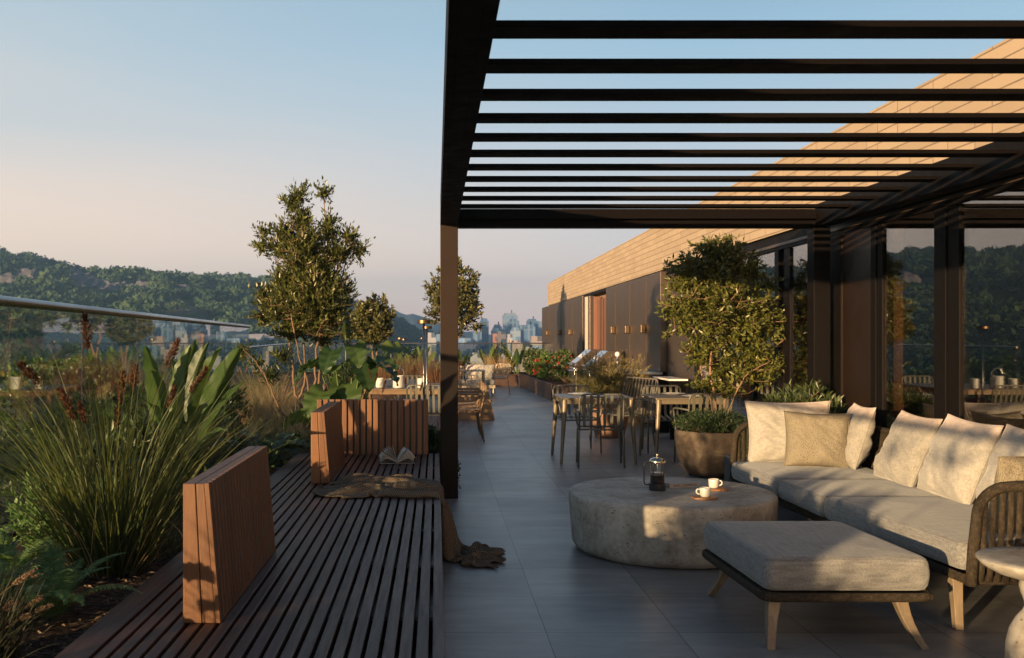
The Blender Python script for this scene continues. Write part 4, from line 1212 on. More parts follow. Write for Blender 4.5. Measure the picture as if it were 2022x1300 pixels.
# ------------------------------------------------------------------ side table
sd = thing('side_table', 'small round stone pedestal table by the near sofa arm, cut by the right edge', 'side table', (2.565, 4.16, 0))
top = MB().lathe([(.05, .47), (.12, .485), (.19, .505), (.235, .53), (.256, .552), (.258, .561), (.252, .5665), (.2, .567), (.01, .567)], n=72).build('tabletop', M['travertine'], sd, auto=50)
MB().lathe([(.11, 0), (.125, .008), (.142, .06), (.148, .13), (.145, .20), (.132, .26), (.108, .31), (.082, .345), (.074, .365), (.078, .39), (.09, .42), (.096, .45), (.09, .475), (.06, .49)], n=64).build('pedestal', M['travertine'], sd, auto=70)
# ------------------------------------------------------------------ slatted metal chair (faces -Y locally, i.e. towards the viewer when rz=0)
def make_chair(label, w_=.50, hz=.85, group='slatted metal dining chairs', name='dining_chair', cat='chair', slats=6, arms=True):
    t = thing(name, label, cat, (0, 0, 0), 0, group)
    sz = .435; d_ = .46; hw = w_ / 2
    # side profile of seat and back
    def yb(z): return .235 + (z - sz) * .20
    mb = MB()
    for k in range(slats):
        x = -hw + .055 + (w_ - .11) * k / (slats - 1)
        path = [(x, yb(hz) - .004, hz - .012), (x, yb(.70), .70), (x, yb(.55), .55)]
        a = []
        for j in range(6):
            an = j / 5 * math.pi / 2; a.append((x, yb(.5) - .04 + .04 * math.cos(an), .47 + .035 - .035 * math.sin(an) - .005))
        mb2 = path + a
        rib(mb, mb2, .034 if slats < 8 else .026)
    back = mb.build('backrest_slats', M['chair_metal'], t, smooth=False)
    mb = MB()
    for k in range(slats):
        x = -hw + .055 + (w_ - .11) * k / (slats - 1)
        rib(mb, [(x, .20, .4655), (x, .08, .455), (x, -.08, .448), (x, -.2, .447), (x, -.235, .438)], .034 if slats < 8 else .026)
    mb.build('seat', M['chair_metal'], t)
    r = .011; cr_ = .07
    fr = [(-hw, .205, .44), (-hw, yb(.6), .6), (-hw, yb(hz - cr_), hz - cr_)]
    for j in range(1, 6):
        an = math.pi - j / 5 * math.pi / 2; fr.append((-hw + cr_ + cr_ * math.cos(an), yb(hz - cr_ + cr_ * math.sin(an)), hz - cr_ + cr_ * math.sin(an)))
    fr += [(-x, y, z) for x, y, z in reversed(fr)]
    MB().tube(fr, r, 8).build('back_frame', M['chair_metal'], t, smooth=True)
    mb = MB().tube([(-hw, .21, .436), (-hw, -.235, .432), (-hw + .03, -.25, .430), (hw - .03, -.25, .430), (hw, -.235, .432), (hw, .21, .436)], r, 8)
    mb.tube([(-hw, .20, .436), (hw, .20, .436)], r, 8)
    mb.build('seat_frame', M['chair_metal'], t, smooth=True)
    for sx in (-1, 1):
        MB().tube([(sx * hw, -.215, .435), (sx * (hw + .004), -.23, .38), (sx * (hw + .012), -.245, 0)], [r * 1.15, r * 1.1, r], 8).build('leg', M['chair_metal'], t, smooth=True)
        MB().tube([(sx * hw, .20, .435), (sx * (hw + .004), .215, .38), (sx * (hw + .012), .27, 0)], [r * 1.15, r * 1.1, r], 8).build('leg', M['chair_metal'], t, smooth=True)
        if arms:
            MB().tube([(sx * hw, yb(.66), .66), (sx * (hw + .04), .1, .665), (sx * (hw + .045), -.12, .66), (sx * (hw + .04), -.19, .64), (sx * (hw + .03), -.215, .60), (sx * (hw + .015), -.215, .5), (sx * hw, -.205, .44)], r, 8).build('armrest', M['chair_metal'], t, smooth=True)
    return t
def rib(mb, pts, w_, th=.005):
    """flat strap whose width is along X"""
    vs = []; n = len(pts)
    for i, p in enumerate(pts):
        a = Vector(pts[max(0, i - 1)]); b = Vector(pts[min(n - 1, i + 1)]); tg = (b - a).normalized(); nr = Vector((1, 0, 0)).cross(tg)
        p = Vector(p)
        for sx, sn in ((-1, -1), (1, -1), (1, 1), (-1, 1)): vs.append(p + Vector((sx * w_ / 2, 0, 0)) + nr * sn * th / 2)
    fs = [(0, 1, 2, 3), (n*4-1, n*4-2, n*4-3, n*4-4)] + [(i*4+j, (i+1)*4+j, (i+1)*4+(j+1) % 4, i*4+(j+1) % 4) for i in range(n-1) for j in range(4)]
    mb.add(vs, fs)

GC = 'slatted metal dining chairs'
c0 = make_chair('olive slatted armchair with its back to the camera at the left square table', group=GC)
# local: backrest at +Y. back to camera -> rotate 180
c0.location = (1.93, 11.62, 0); c0.rotation_euler = (0, 0, R(180 - 6))
dup(c0, (1.86, 13.05, 0), R(6), 'olive slatted armchair on the far side of the left square table, facing the camera')
dup(c0, (3.02, 13.0, 0), R(-4), 'olive slatted armchair on the far side of the right square table')
dup(c0, (3.16, 11.72, 0), R(180 + 3), 'olive slatted armchair at the right square table, half hidden by the clipped mound')
bc = make_chair('high backed two seat slatted metal bench behind the two square tables', 0.92, .92, 'slatted metal benches', 'metal_bench', 'bench', 10)
bc.location = (2.62, 14.0, 0); bc.rotation_euler = (0, 0, R(-72))
for c in list(children(bc)): pass

def make_table(label, w_, d_, z, group='square metal dining tables', name='dining_table', mat=None, cat='table'):
    mat = mat or M['table_metal']
    t = thing(name, label, cat, (0, 0, 0), 0, group)
    MB().box(-w_/2, w_/2, -d_/2, d_/2, z - .022, z).build('tabletop', mat, t, bevel=.004)
    mb = MB()
    for s_ in (-1, 1):
        mb.box(-w_/2 + .06, w_/2 - .06, s_ * (d_/2 - .03) - .01, s_ * (d_/2 - .03) + .01, z - .075, z - .0225)
        mb.box(s_ * (w_/2 - .03) - .01, s_ * (w_/2 - .03) + .01, -d_/2 + .06, d_/2 - .06, z - .075, z - .0225)
    mb.build('apron', mat, t, bevel=.003)
    for sx in (-1, 1):
        for sy in (-1, 1):
            a = (sx * (w_/2 - .034), sy * (d_/2 - .034)); b = (sx * (w_/2 + .012), sy * (d_/2 + .01))
            MB().tube([(*a, z - .023), (*a, z - .1), (b[0], b[1], 0)], [.033, .032, .017], 14).build('leg', mat, t, auto=50)
    return t
t1 = make_table('left square metal table in the right dining area, bronze legs lit by the sun', .86, .90, .785); t1.location = (1.925, 12.16, 0)
dup(t1, (3.04, 12.14, 0), 0, 'right square metal table, partly behind the potted tree')
def plate(x, y, z, r, label):
    t = thing('plate', label, 'plate', (x, y, z), 0, 'plates laid on the square tables')
    MB().lathe([(r * .55, 0), (r * .6, .003), (r, .014), (r * .99, .016), (r * .6, .006), (.005, .005)], n=32).build('dish', M['ceramic'], t, auto=50)
    MB().prism([(-.09, -.02), (.07, -.035), (.08, .01), (-.08, .03)], .0165, .022).build('napkin', M['pillow'], t, bevel=.002)
plate(1.80, 12.38, .786, .15, 'white plate at the back left of the left square table'); plate(1.93, 11.92, .786, .14, 'white plate at the near middle of the left square table')
plate(2.98, 12.42, .786, .15, 'white plate at the far side of the right square table'); plate(3.13, 11.92, .786, .16, 'white plate at the near side of the right square table')

# ------------------------------------------------------------------ pots on the right
pt = thing('clay_pot', 'large round weathered brown clay pot holding the tall leafy tree', 'pot', (3.04, 10.75, 0))
MB().lathe([(.22, 0), (.285, .012), (.345, .08), (.395, .19), (.425, .32), (.432, .43), (.428, .492), (.418, .50), (.396, .495), (.389, .455), (.02, .45)], n=72).build('bowl', M['pot'], pt, auto=60)
MB().lathe([(.35, .44), (.349, .457), (.02, .462)], n=40).build('soil', M['soil'], pt)
pt2 = thing('charcoal_pot', 'small charcoal pot between the clay pot and the sofa arm', 'pot', (3.03, 9.55, 0))
MB().lathe([(.10, 0), (.125, .01), (.145, .14), (.158, .27), (.16, .325), (.150, .325), (.146, .29), (.01, .285)], n=48).build('bowl', M['darkpot'], pt2, auto=60)
MB().lathe([(.143, .284), (.142, .292), (.01, .296)], n=30).build('soil', M['soil'], pt2)
shrub('clipped_mound', 'low clipped green mound spilling over the rim of the large clay pot', 'shrub', (2.98, 10.70, .44), (.48, .44), 1500, 9, .020, .011, M['leaf_dark'], 21, rz=.30, tl=.06, shell=.75)
shrub('small_plant', 'sparse little plant in the small charcoal pot', 'plant', (3.03, 9.55, .28), (.12, .12), 60, 7, .03, .012, M['leaf_dark'], 22, rz=.12, tl=.05)
pt3 = thing('terracotta_pot', 'terracotta pot with a shaggy grey green shrub behind the left square table', 'pot', (2.62, 14.9, 0))
MB().lathe([(.20, 0), (.22, .02), (.27, .25), (.29, .42), (.295, .44), (.28, .44), (.27, .40), (.02, .39)], n=48).build('bowl', M['terracotta'], pt3, auto=60)
# rosemary: fine upright twigs
shrub('rosemary_shrub', 'fine leaved grey green shrub glowing in the sun behind the left square table', 'shrub', (2.62, 14.9, .38), (.72, .58), 1200, 22, .040, .0070, M['leaf_silver'], 23, rz=.98, tl=.22, shell=.45)
# narrow leaved shrub behind the sofa end
ob = thing('long_trough', 'dark trough planter behind the far end of the sofa', 'planter', (3.12, 9.0, 0))
MB().box(2.66, 3.45, 8.78, 9.12, 0, .42).build('trough', M['darkpot'], ob, w=True, bevel=.01)
rng = np.random.default_rng(31)
sh = thing('oleander_shrub', 'narrow leaved dark shrub rising behind the far cushions of the sofa', 'shrub', (3.12, 9.0, .4))
lob = lobes_px([(1510, 835, 38, 40), (1560, 800, 45, 42), (1600, 790, 40, 36), (1640, 812, 36, 30), (1480, 870, 30, 40), (1530, 800, 26, 26)], 9.0, 1.0)
tips, dirs, _ = lobe_points(lob, 300, rng, .35)
s_ = Soup(); crown_leaves(s_, tips, dirs, 9, .085, .014, rng, .12, .5, .9); s_.build('foliage', M['leaf_dark'], sh, w=True)
mb = MB()
for k in range(0, 300, 8):
    b = np.array([3.12 + rng.uniform(-.3, .3), 9.0, .42]); mb.tube(bez(b, (b + tips[k]) / 2 + np.array([0, 0, .06]), tips[k], 5), [.006, .005, .004, .003, .002], 4, cap=False)
mb.build('stems', M['bark'], sh, w=True)

# potted multi-stem tree
Yt = 10.75
lob = lobes_px([(1425, 492, 52, 26), (1365, 525, 55, 32), (1480, 530, 40, 34), (1400, 545, 60, 30), (1345, 560, 35, 28), (1370, 590, 55, 40), (1440, 590, 75, 48), (1505, 615, 44, 50), (1350, 630, 34, 38),
                (1405, 655, 75, 48), (1480, 680, 58, 42), (1385, 700, 45, 32), (1440, 725, 62, 36), (1525, 715, 42, 24), (1318, 655, 16, 14), (1520, 560, 30, 22), (1500, 650, 50, 40), (1445, 770, 25, 16), (1430, 610, 95, 95), (1400, 758, 46, 26), (1495, 738, 55, 32), (1550, 718, 24, 18), (1318, 600, 22, 40), (1540, 640, 30, 40), (1425, 500, 60, 34), (1375, 528, 62, 30), (1455, 525, 60, 34), (1415, 485, 50, 20)], Yt, 1.0)
def st_px(lst, Y, r0, r1): return ([tuple(P(x, y, Y + dy)) for x, y, dy in lst], r0, r1)
tree('potted_tree', 'tall multi stemmed leafy tree in the large clay pot, golden leaves below and shaded top', 'tree', (3.04, 10.75, .45),
     [st_px([(1412, 868, 0), (1405, 800, .02), (1385, 735, .05), (1372, 640, .1), (1365, 560, 0)], Yt, .014, .006),
      st_px([(1415, 868, 0), (1412, 790, -.04), (1402, 720, -.08), (1420, 600, -.1), (1425, 500, 0)], Yt, .015, .006),
      st_px([(1420, 868, .05), (1432, 800, .1), (1445, 720, .1), (1480, 620, .15), (1490, 545, .05)], Yt, .013, .005),
      st_px([(1424, 868, -.05), (1440, 810, -.1), (1470, 745, -.15), (1520, 715, -.1)], Yt, .010, .004)],
     lob, 1700, 9, .070, .030, M['leaf_magnolia'], 41, tl=.20, shell=.35, updir=.15, spread=1.0)

# ------------------------------------------------------------------ planter with flowers, back right
fb = thing('flower_planter', 'long oxidised steel planter along the right, full of leafy plants and red flowers', 'planter', (3.2, 26, 0))
mb = MB(); poly = [(2.73, 23.4), (3.86, 23.4), (3.92, 30.4), (2.56, 30.4)]
MB().prism(poly, 0, .40).build('box', M['corten'], fb, w=True, bevel=.01)
MB().prism([(2.78, 23.45), (3.84, 23.45), (3.88, 30.35), (2.61, 30.35)], .402, .41).build('soil', M['soil'], fb, w=True)
FL = (55, .035, M['flower_red'])
shrub('flowering_shrub', 'bushy plant dotted with red blooms at the near end of the steel planter', 'shrub', (3.2, 24.1, .40), (.52, .6), 420, 9, .085, .045, M['leaf_dark'], 51, rz=.72, flowers=FL)
shrub('flowering_shrub', 'plant with a tight cluster of red flowers in the middle of the steel planter', 'shrub', (3.0, 26.2, .40), (.40, .5), 320, 9, .08, .045, M['leaf_bright'], 52, rz=.62, flowers=(70, .04, M['flower_red']))
shrub('leafy_shrub', 'lime green leafy shrub against the bronze wall behind the red flowers', 'shrub', (3.35, 27.6, .40), (.50, .6), 300, 8, .12, .06, M['leaf_bright'], 53, rz=.78)
shrub('leafy_shrub', 'dark green leafy shrub at the far left end of the steel planter', 'shrub', (2.85, 28.8, .40), (.50, .8), 420, 9, .09, .045, M['leaf_dark'], 54, rz=.80)
shrub('leafy_shrub', 'small bright green shrub hanging over the left side of the steel planter', 'shrub', (2.95, 25.1, .40), (.34, .4), 240, 9, .07, .035, M['leaf_bright'], 55, rz=.42)

def fan(seed, n, L, Wd, s0=.25, s1=.5, e0=1.0, e1=1.45):
    r_ = random.Random(seed); out = []
    for k in range(n):
        out.append((r_.random() * 6.283, r_.uniform(s0, s1), r_.uniform(e0, e1), L * r_.uniform(.7, 1.1), Wd * r_.uniform(.8, 1.1), r_.uniform(.9, 1.35), r_.uniform(.1, .7), r_.uniform(-.5, .5)))
    return out
# far end paddle plants
GP = 'paddle leaf plants along the far planters'
for i, (px, Y, z0, n, L, lab) in enumerate([
    (965, 31.6, .3, 11, .62, 'paddle leaf plant to the left of the dry grass at the far railing'),
    (1020, 31.2, .3, 13, .72, 'paddle leaf plant to the right of the dry grass at the far railing'),
    (1052, 31.8, .3, 9, .66, 'dark paddle leaf plant nearest the bronze wall at the far end'),
    (788, 23.5, .3, 12, .62, 'paddle leaf plant left of the far lamp posts, between dry grasses'),
    (826, 25.5, .3, 12, .72, 'paddle leaf plant just left of the tall lamp posts'),
    (905, 32, .3, 8, .5, 'low paddle leaf plant behind the lounge sofa')]):
    x = (px - CX) * Y / F
    paddle_plant('paddle_leaf_plant', lab, 'plant', (x, Y, z0), fan(60 + i, n, L, .19), M['leaf_paddle'], 60 + i, GP)
# far grasses
GG = 'grass clumps in the far beds'
def gpx(px, Y, z0, n, L, mat, lab, seed, name='grass_clump', W_=.006, lean=.35, curve=.9, spread=.2, **k):
    return grass_clump(name, lab, 'grass', ((px - CX) * Y / F, Y, z0), n, L, W_, mat, seed, spread, lean, curve, GG, **k)
gpx(988, 31.3, .3, 420, .85, M['grass_dry'], 'golden dry grass between the two paddle plants at the far railing', 71, W_=.012, spread=.35)
gpx(800, 21.0, .3, 500, 1.05, M['grass_dry'], 'tall golden brown grass behind the pots on the long table', 72, W_=.009, spread=.4)
gpx(770, 20.6, .3, 420, .95, M['grass_red'], 'reddish brown grass left of the golden one, near the leafy plant', 73, W_=.009, spread=.35)
gpx(850, 22.0, .3, 420, 1.0, M['grass_sedge'], 'green brown grass right behind the tall lamp posts', 74, W_=.009, spread=.35)
gpx(868, 20.4, .3, 380, .95, M['grass_red'], 'rust coloured grass partly behind the pergola post', 75, W_=.009, spread=.3)
gpx(925, 32.0, .3, 300, .55, M['grass_sedge'], 'short green grass behind the lounge sofa', 76, W_=.012, spread=.5)
gpx(745, 22.4, .3, 380, .9, M['grass_sedge'], 'dull green grass under the small far tree', 77, W_=.009, spread=.4)
for i, (px, Y) in enumerate(((720, 24), (690, 23), (890, 27), (760, 28), (820, 29))):
    shrub('leafy_shrub', ['dark shrub left of the small far tree', 'dark shrub behind the big leafy plant', 'green shrub left of the round tree trunk', 'green shrub at the foot of the small lamp posts', 'green shrub in the far bed left of the round tree'][i], 'shrub', ((px - CX) * Y / F, Y, .3), (.7, .7), 260, 8, .10, .05, M['leaf_dark'], 80 + i, GG.replace('grass clumps', 'shrubs'), rz=.65)

# round tree behind the pergola post
Yr = 26.5
lob = lobes_px([(880, 545, 28, 24), (905, 530, 26, 20), (925, 555, 28, 28), (895, 580, 50, 40), (860, 585, 24, 24), (935, 595, 22, 26), (875, 620, 40, 26), (920, 625, 34, 26), (905, 648, 28, 18), (940, 645, 16, 10), (855, 565, 18, 14), (900, 605, 50, 36)], Yr)
tree('round_tree', 'round crowned tree cut in two by the pergola post, city towers to its right', 'tree', ((893 - CX) * Yr / F, Yr, .3),
     [st_px([(893, 765, 0), (893, 705, 0), (905, 668, .05), (918, 640, 0)], Yr, .035, .015), st_px([(893, 730, 0), (887, 690, 0), (880, 640, 0), (890, 580, 0)], Yr, .028, .012)],
     lob, 640, 9, .12, .06, M['leaf_round'], 42, tl=.22, shell=.4, limb_r=.008)
Ys = 20.0
lob = lobes_px([(745, 600, 26, 20), (720, 620, 30, 24), (765, 620, 15, 18), (740, 640, 38, 28), (705, 650, 26, 24), (762, 652, 18, 20), (735, 668, 28, 14)], Ys)
tree('small_tree', 'small dense tree behind the tall multi stemmed one, hills to its right', 'tree', ((738 - CX) * Ys / F, Ys, .3),
     [st_px([(738, 775, 0), (738, 720, 0), (732, 670, 0), (722, 620, 0)], Ys, .03, .012), st_px([(738, 740, 0), (745, 690, 0), (752, 620, 0)], Ys, .022, .01)],
     lob, 480, 9, .10, .05, M['leaf_round'], 43, tl=.18, shell=.4)

# tall multi-stem tree, left
Ym = 10.6
lob = lobes_px([(592, 385, 26, 28), (575, 400, 24, 24), (638, 378, 19, 22), (595, 430, 34, 30), (560, 455, 30, 26), (525, 455, 26, 16), (515, 485, 24, 16), (550, 490, 36, 26), (600, 480, 34, 34), (650, 450, 26, 44), (690, 465, 28, 24), (710, 492, 24, 20), (665, 500, 48, 36),
                (610, 540, 58, 44), (560, 545, 40, 30), (520, 575, 26, 18), (655, 560, 50, 40), (545, 600, 46, 34), (600, 620, 60, 42), (655, 625, 46, 42), (520, 625, 34, 16), (690, 660, 20, 20), (575, 655, 50, 24), (640, 665, 40, 22),
                (505, 715, 22, 16), (530, 740, 26, 18), (480, 690, 20, 14), (555, 700, 24, 14), (600, 500, 62, 80), (625, 590, 85, 85), (570, 600, 60, 60)], Ym, 1.15)
tree('multi_stem_tree', 'tall loose multi stemmed tree with small glossy leaves in the left bed', 'tree', tuple(P(612, 868, Ym)),
     [st_px([(606, 870, 0), (596, 810, .02), (582, 770, .05), (575, 700, .1), (560, 600, .1), (548, 500, .05)], Ym, .022, .006),
      st_px([(608, 870, 0), (610, 800, -.05), (622, 760, -.1), (625, 690, -.1), (640, 600, -.1), (640, 400, 0)], Ym, .020, .005),
      st_px([(614, 870, .1), (618, 810, .1), (628, 770, .12), (636, 690, .15), (665, 600, .2), (690, 480, .1)], Ym, .020, .005),
      st_px([(590, 790, .04), (602, 750, .05), (600, 690, .05), (590, 560, .0), (592, 400, 0)], Ym, .014, .004),
      st_px([(618, 870, 0), (612, 810, -.1), (608, 760, -.14), (590, 700, -.2), (575, 620, -.25)], Ym, .015, .005),
      st_px([(600, 868, 0), (570, 830, -.1), (548, 800, -.15), (530, 755, -.2), (505, 715, -.25), (480, 690, -.3)], Ym, .015, .004)],
     lob, 3200, 9, .062, .022, M['leaf_olive'], 44, tl=.24, shell=.2, updir=.55, spread=.75, limb_r=.005)
# ------------------------------------------------------------------ near left bed
ZB = .33
bx = P(250, 1130, 4.9)
def loc_at(px, py, Y, base):
    p = P(px, py, Y); return (p.x - base[0], p.y - base[1], p.z - base[2])
gb = (-1.62, 4.95, ZB)
pl = [(loc_at(168, 622, 4.6, gb), .13, .020, 0), (loc_at(40, 718, 4.2, gb), .12, .017, 0), (loc_at(243, 735, 5.0, gb), .15, .017, 0), (loc_at(268, 722, 5.2, gb), .13, .018, 0), (loc_at(352, 672, 5.4, gb), .15, .019, 0),
      (loc_at(408, 728, 5.3, gb), .13, .014, 0), (loc_at(118, 768, 4.8, gb), .16, .017, 0), (loc_at(345, 765, 5.2, gb), .11, .014, 0), (loc_at(157, 796, 4.9, gb), .10, .013, 0), (loc_at(232, 808, 5.0, gb), .11, .013, 0)]
grass_clump('tall_grass', 'big arching green grass clump with dark brown seedheads in the near left bed', 'grass', gb, 500, 1.30, .0070, M['grass_green'], 101, .17, .50, 1.25, plumes=pl, pm=M['plume_brown'], fall=46)
gn = (-1.62, 3.45, ZB)
grass_clump('dark_grass', 'dark fine grass clump with pale pink seedheads in the bottom left corner', 'grass', gn, 520, .42, .0045, M['grass_dark'], 102, .13, .5, 1.1,
            plumes=[(loc_at(66, 1128, 3.5, gn), .07, .012, 0), (loc_at(82, 1180, 3.5, gn), .055, .010, 0), (loc_at(24, 1190, 3.45, gn), .05, .008, 0), (loc_at(102, 1195, 3.5, gn), .05, .009, 0), (loc_at(58, 1215, 3.4, gn), .045, .008, 0)], pm=M['plume_tan'])
# ferns
def fern(label, loc, seed, n=15, L=.42):
    rng = np.random.default_rng(seed); t = thing('fern', label, 'fern', loc, 0, 'ferns in the near left bed')
    s = Soup(); st = MB()
    for k in range(n):
        az = k / n * 6.283 + rng.normal() * .25; el = .85 + rng.random() * .5
        frond(s, (math.cos(az) * .02, math.sin(az) * .02, 0), az, el, L * (.7 + .4 * rng.random()), 1.1 + rng.random() * .6, 34, .062, .011, rng, st, .0025)
    s.build('fronds', M['leaf_fern'], t); st.build('stems', M['stem_green'], t)
    return t
fern('bright green fern leaning towards the bench, right of the two', (-1.60, 4.12, ZB), 111, 17, .46)
fern('upright fern against the stone coping, left of the two', (-1.93, 4.35, ZB), 112, 15, .42)
fern('small fern half hidden behind the other two at the coping', (-2.12, 4.9, ZB), 113, 10, .32)
# paddle plant (bird of paradise)
pb = (-1.95, 7.3, ZB)
def spec_to(px, py, Y, Wd, dr, roll, frac=.45, L=None):
    p = P(px, py, Y); dx, dy, dz = p.x - pb[0], p.y - pb[1], p.z - pb[2]
    hor = math.hypot(dx, dy); tot = math.hypot(hor, dz); az = math.atan2(dy, dx); el = math.atan2(dz, hor)
    return (az, tot * frac, min(1.5, el + .05), tot * (1 - frac) * 1.06, Wd, el + dr * .45, dr, roll)
paddle_plant('bird_of_paradise', 'large paddle leaf plant with glossy upright leaves behind the tall grass', 'plant', pb, [
    spec_to(288, 690, 7.0, .18, .85, 1.1, .5), spec_to(300, 738, 6.8, .21, 1.0, .5, .45), spec_to(368, 690, 7.3, .22, .25, -.9), spec_to(385, 680, 7.6, .17, .5, .9),
    spec_to(408, 684, 7.3, .20, .45, -1.0), spec_to(432, 698, 7.1, .21, .35, .8), spec_to(468, 700, 6.9, .22, .35, -.7, .4), spec_to(340, 720, 7.8, .21, .6, .8),
    spec_to(476, 765, 6.9, .11, .6, 1.3, .3), spec_to(292, 800, 6.7, .14, 1.1, -.6, .35), spec_to(446, 860, 6.6, .12, .9, .6, .25), spec_to(352, 790, 6.7, .13, .8, 1.2, .3)],
    M['leaf_paddle'], 121, stem_r=.014, fold=.80)
LB = ['lowest filler shrub by the coping beside the tall grass', 'second filler shrub along the coping', 'third filler shrub along the coping', 'filler shrub by the coping left of the paddle leaf plant', 'filler shrub by the coping behind the paddle leaf plant', 'filler shrub by the coping left of the pale grass', 'filler shrub by the coping at the curved kerb', 'filler shrub by the coping beyond the curved kerb', 'farthest filler shrub along the coping']
for i in range(9):
    y = 5.55 + i * .78
    shrub('leafy_shrub', LB[i], 'shrub', (RX(y) + .50, y, ZB - .02), (.34, .46), 420, 8, .06 + .02 * (i % 3), .024 + .008 * (i % 2), M['leaf_dark'] if i % 3 else M['leaf_fern'], 301 + i, 'low shrubs along the coping', rz=.46 + .08 * (i % 3), tl=.10)
grass_clump('grass_clump', 'short dark green grass between the ferns and the tall clump', 'grass', (-1.95, 5.5, ZB), 380, .48, .005, M['grass_green'], 311, .18, .7, 1.3, 'grass clumps in the left bed')
grass_clump('grass_clump', 'low green grass at the bench edge under the tall clump', 'grass', (-1.42, 5.35, ZB), 260, .34, .004, M['grass_green'], 312, .12, .7, 1.3, 'grass clumps in the left bed')
for i, (x, y) in enumerate(((-2.12, 3.55), (-2.18, 4.15))):  # out of view, added to cast shade on the tall grass
    shrub('leafy_shrub', ['dense shrub at the coping just outside the left edge of the picture', 'dense shrub at the coping behind the upright fern'][i], 'shrub', (x, y, ZB), (.24, .32), 460, 8, .06, .028, M['leaf_dark'], 331 + i, 'low shrubs along the coping', rz=.62 - .12 * i)
# big soft leaf plants
paddle_plant('elephant_ear_plant', 'tall bright green plant with big heart shaped leaves behind the slatted backrest', 'plant', (-.93, 10.3, ZB), [
    (R(100), 1.20, 1.48, .36, .16, 1.2, .2, .9), (R(215), .95, 1.25, .36, .26, -.3, .9, .2), (R(-88), .70, 1.38, .46, .34, -1.0, .35, 0), (R(-35), .95, 1.2, .36, .28, -.2, 1.0, -.2), (R(30), 1.1, 1.2, .40, .26, .3, 1.2, .5),
    (R(235), .70, 1.1, .36, .28, -.5, .8, -.3), (R(-60), .95, 1.25, .34, .28, -.7, .7, .1), (R(-125), .62, 1.2, .34, .26, -.9, .5, 0), (R(-70), 1.12, 1.35, .32, .22, -.5, .8, .3), (R(-110), 1.08, 1.3, .32, .22, -.6, .7, -.2), (R(-150), .9, 1.35, .34, .24, .2, .9, .5), (R(-30), .95, 1.3, .36, .26, .2, 1.0, .2),
    (R(185), .40, .9, .42, .22, .3, 1.2, .9), (R(60), 1.0, 1.35, .32, .22, .5, .8, 0), (R(-100), .9, 1.42, .34, .24, .1, .8, .3), (R(-5), .55, .9, .34, .24, .2, 1.2, .5)],
    M['leaf_paddle'], 122, shape='heart', stem_r=.010, fold=.22)
paddle_plant('hosta_plant', 'silvery green broad leaved plant low beside the middle bench backrest', 'plant', (-1.52, 8.75, ZB), [
    (R(a), .22 + .05 * (i % 3), .95, .24, .18, .35, 1.0, .1 * ((i % 5) - 2)) for i, a in enumerate(range(0, 360, 27))], M['leaf_dark'], 123, shape='heart', stem_r=.005, fold=.22)
# hanging ivy at the bench end
s_ = Soup(); rng = np.random.default_rng(5); iv = thing('trailing_ivy', 'dark trailing ivy spilling over the bed wall on both sides of the pergola post', 'plant', (.0, 10.0, .4)); stm = MB()
for k in range(60):
    y0 = 9.45 + rng.random() * 1.7; x0 = -.15 + rng.random() * .1
    ln = .15 + .42 * rng.random()
    pth = bez((x0, y0, .42), (.10 + .05 * rng.random(), y0 - .05, .52), (.13 + .09 * rng.random(), y0 - .1 * rng.random(), .42 - ln), 12)
    stm.tube(pth, .002, 4, cap=False)
    pp = np.repeat(pth, 4, 0) + rng.normal(size=(48, 3)) * .012
    V, Fc, v = leaves(pp, nrm(rng.normal(size=(48, 3)) + np.array([.5, -.3, -.3])), .030, .022, rng); s_.add(V, Fc, v)
s_.build('foliage', M['leaf_dark'], iv, w=True); stm.build('stems', M['stem_green'], iv, w=True)
shrub('leafy_shrub', 'low dark green shrub filling the gap between slatted backrest and pergola post', 'shrub', (-.12, 9.75, .30), (.30, .32), 420, 8, .045, .028, M['leaf_dark'], 131, rz=.34)
# red brown grasses behind the slatted backrest
def rgrass(x, y, L, n, mat, lab, seed, W_=.004, plumes=None, pm=None, spread=.13, lean=.5, curve=.8):
    return grass_clump('grass_clump', lab, 'grass', (x, y, ZB), n, L, W_, mat, seed, spread, lean, curve, 'grass clumps in the left bed', plumes=plumes, pm=pm)
def rpl(b, lst): return [(loc_at(px, py, Y, b), .11, .012, 0) for px, py, Y in lst]
for i, (x, y, tips_, lab) in enumerate([(-.62, 9.75, [(745, 735, 9.7), (762, 752, 9.7), (728, 728, 9.8)], 'reddish grass behind the left half of the slatted backrest'),
        (-.30, 9.85, [(800, 748, 9.8), (818, 722, 9.8), (835, 755, 9.7)], 'reddish grass behind the right half of the slatted backrest'),
        (-.05, 10.3, [(868, 730, 10), (886, 745, 10), (850, 760, 10)], 'reddish grass next to the pergola post')]):
    b = (x, y, ZB); rgrass(x, y, .62, 260, M['grass_red'], lab, 140 + i, .004, rpl(b, tips_), M['plume_brown'], .16, .6)
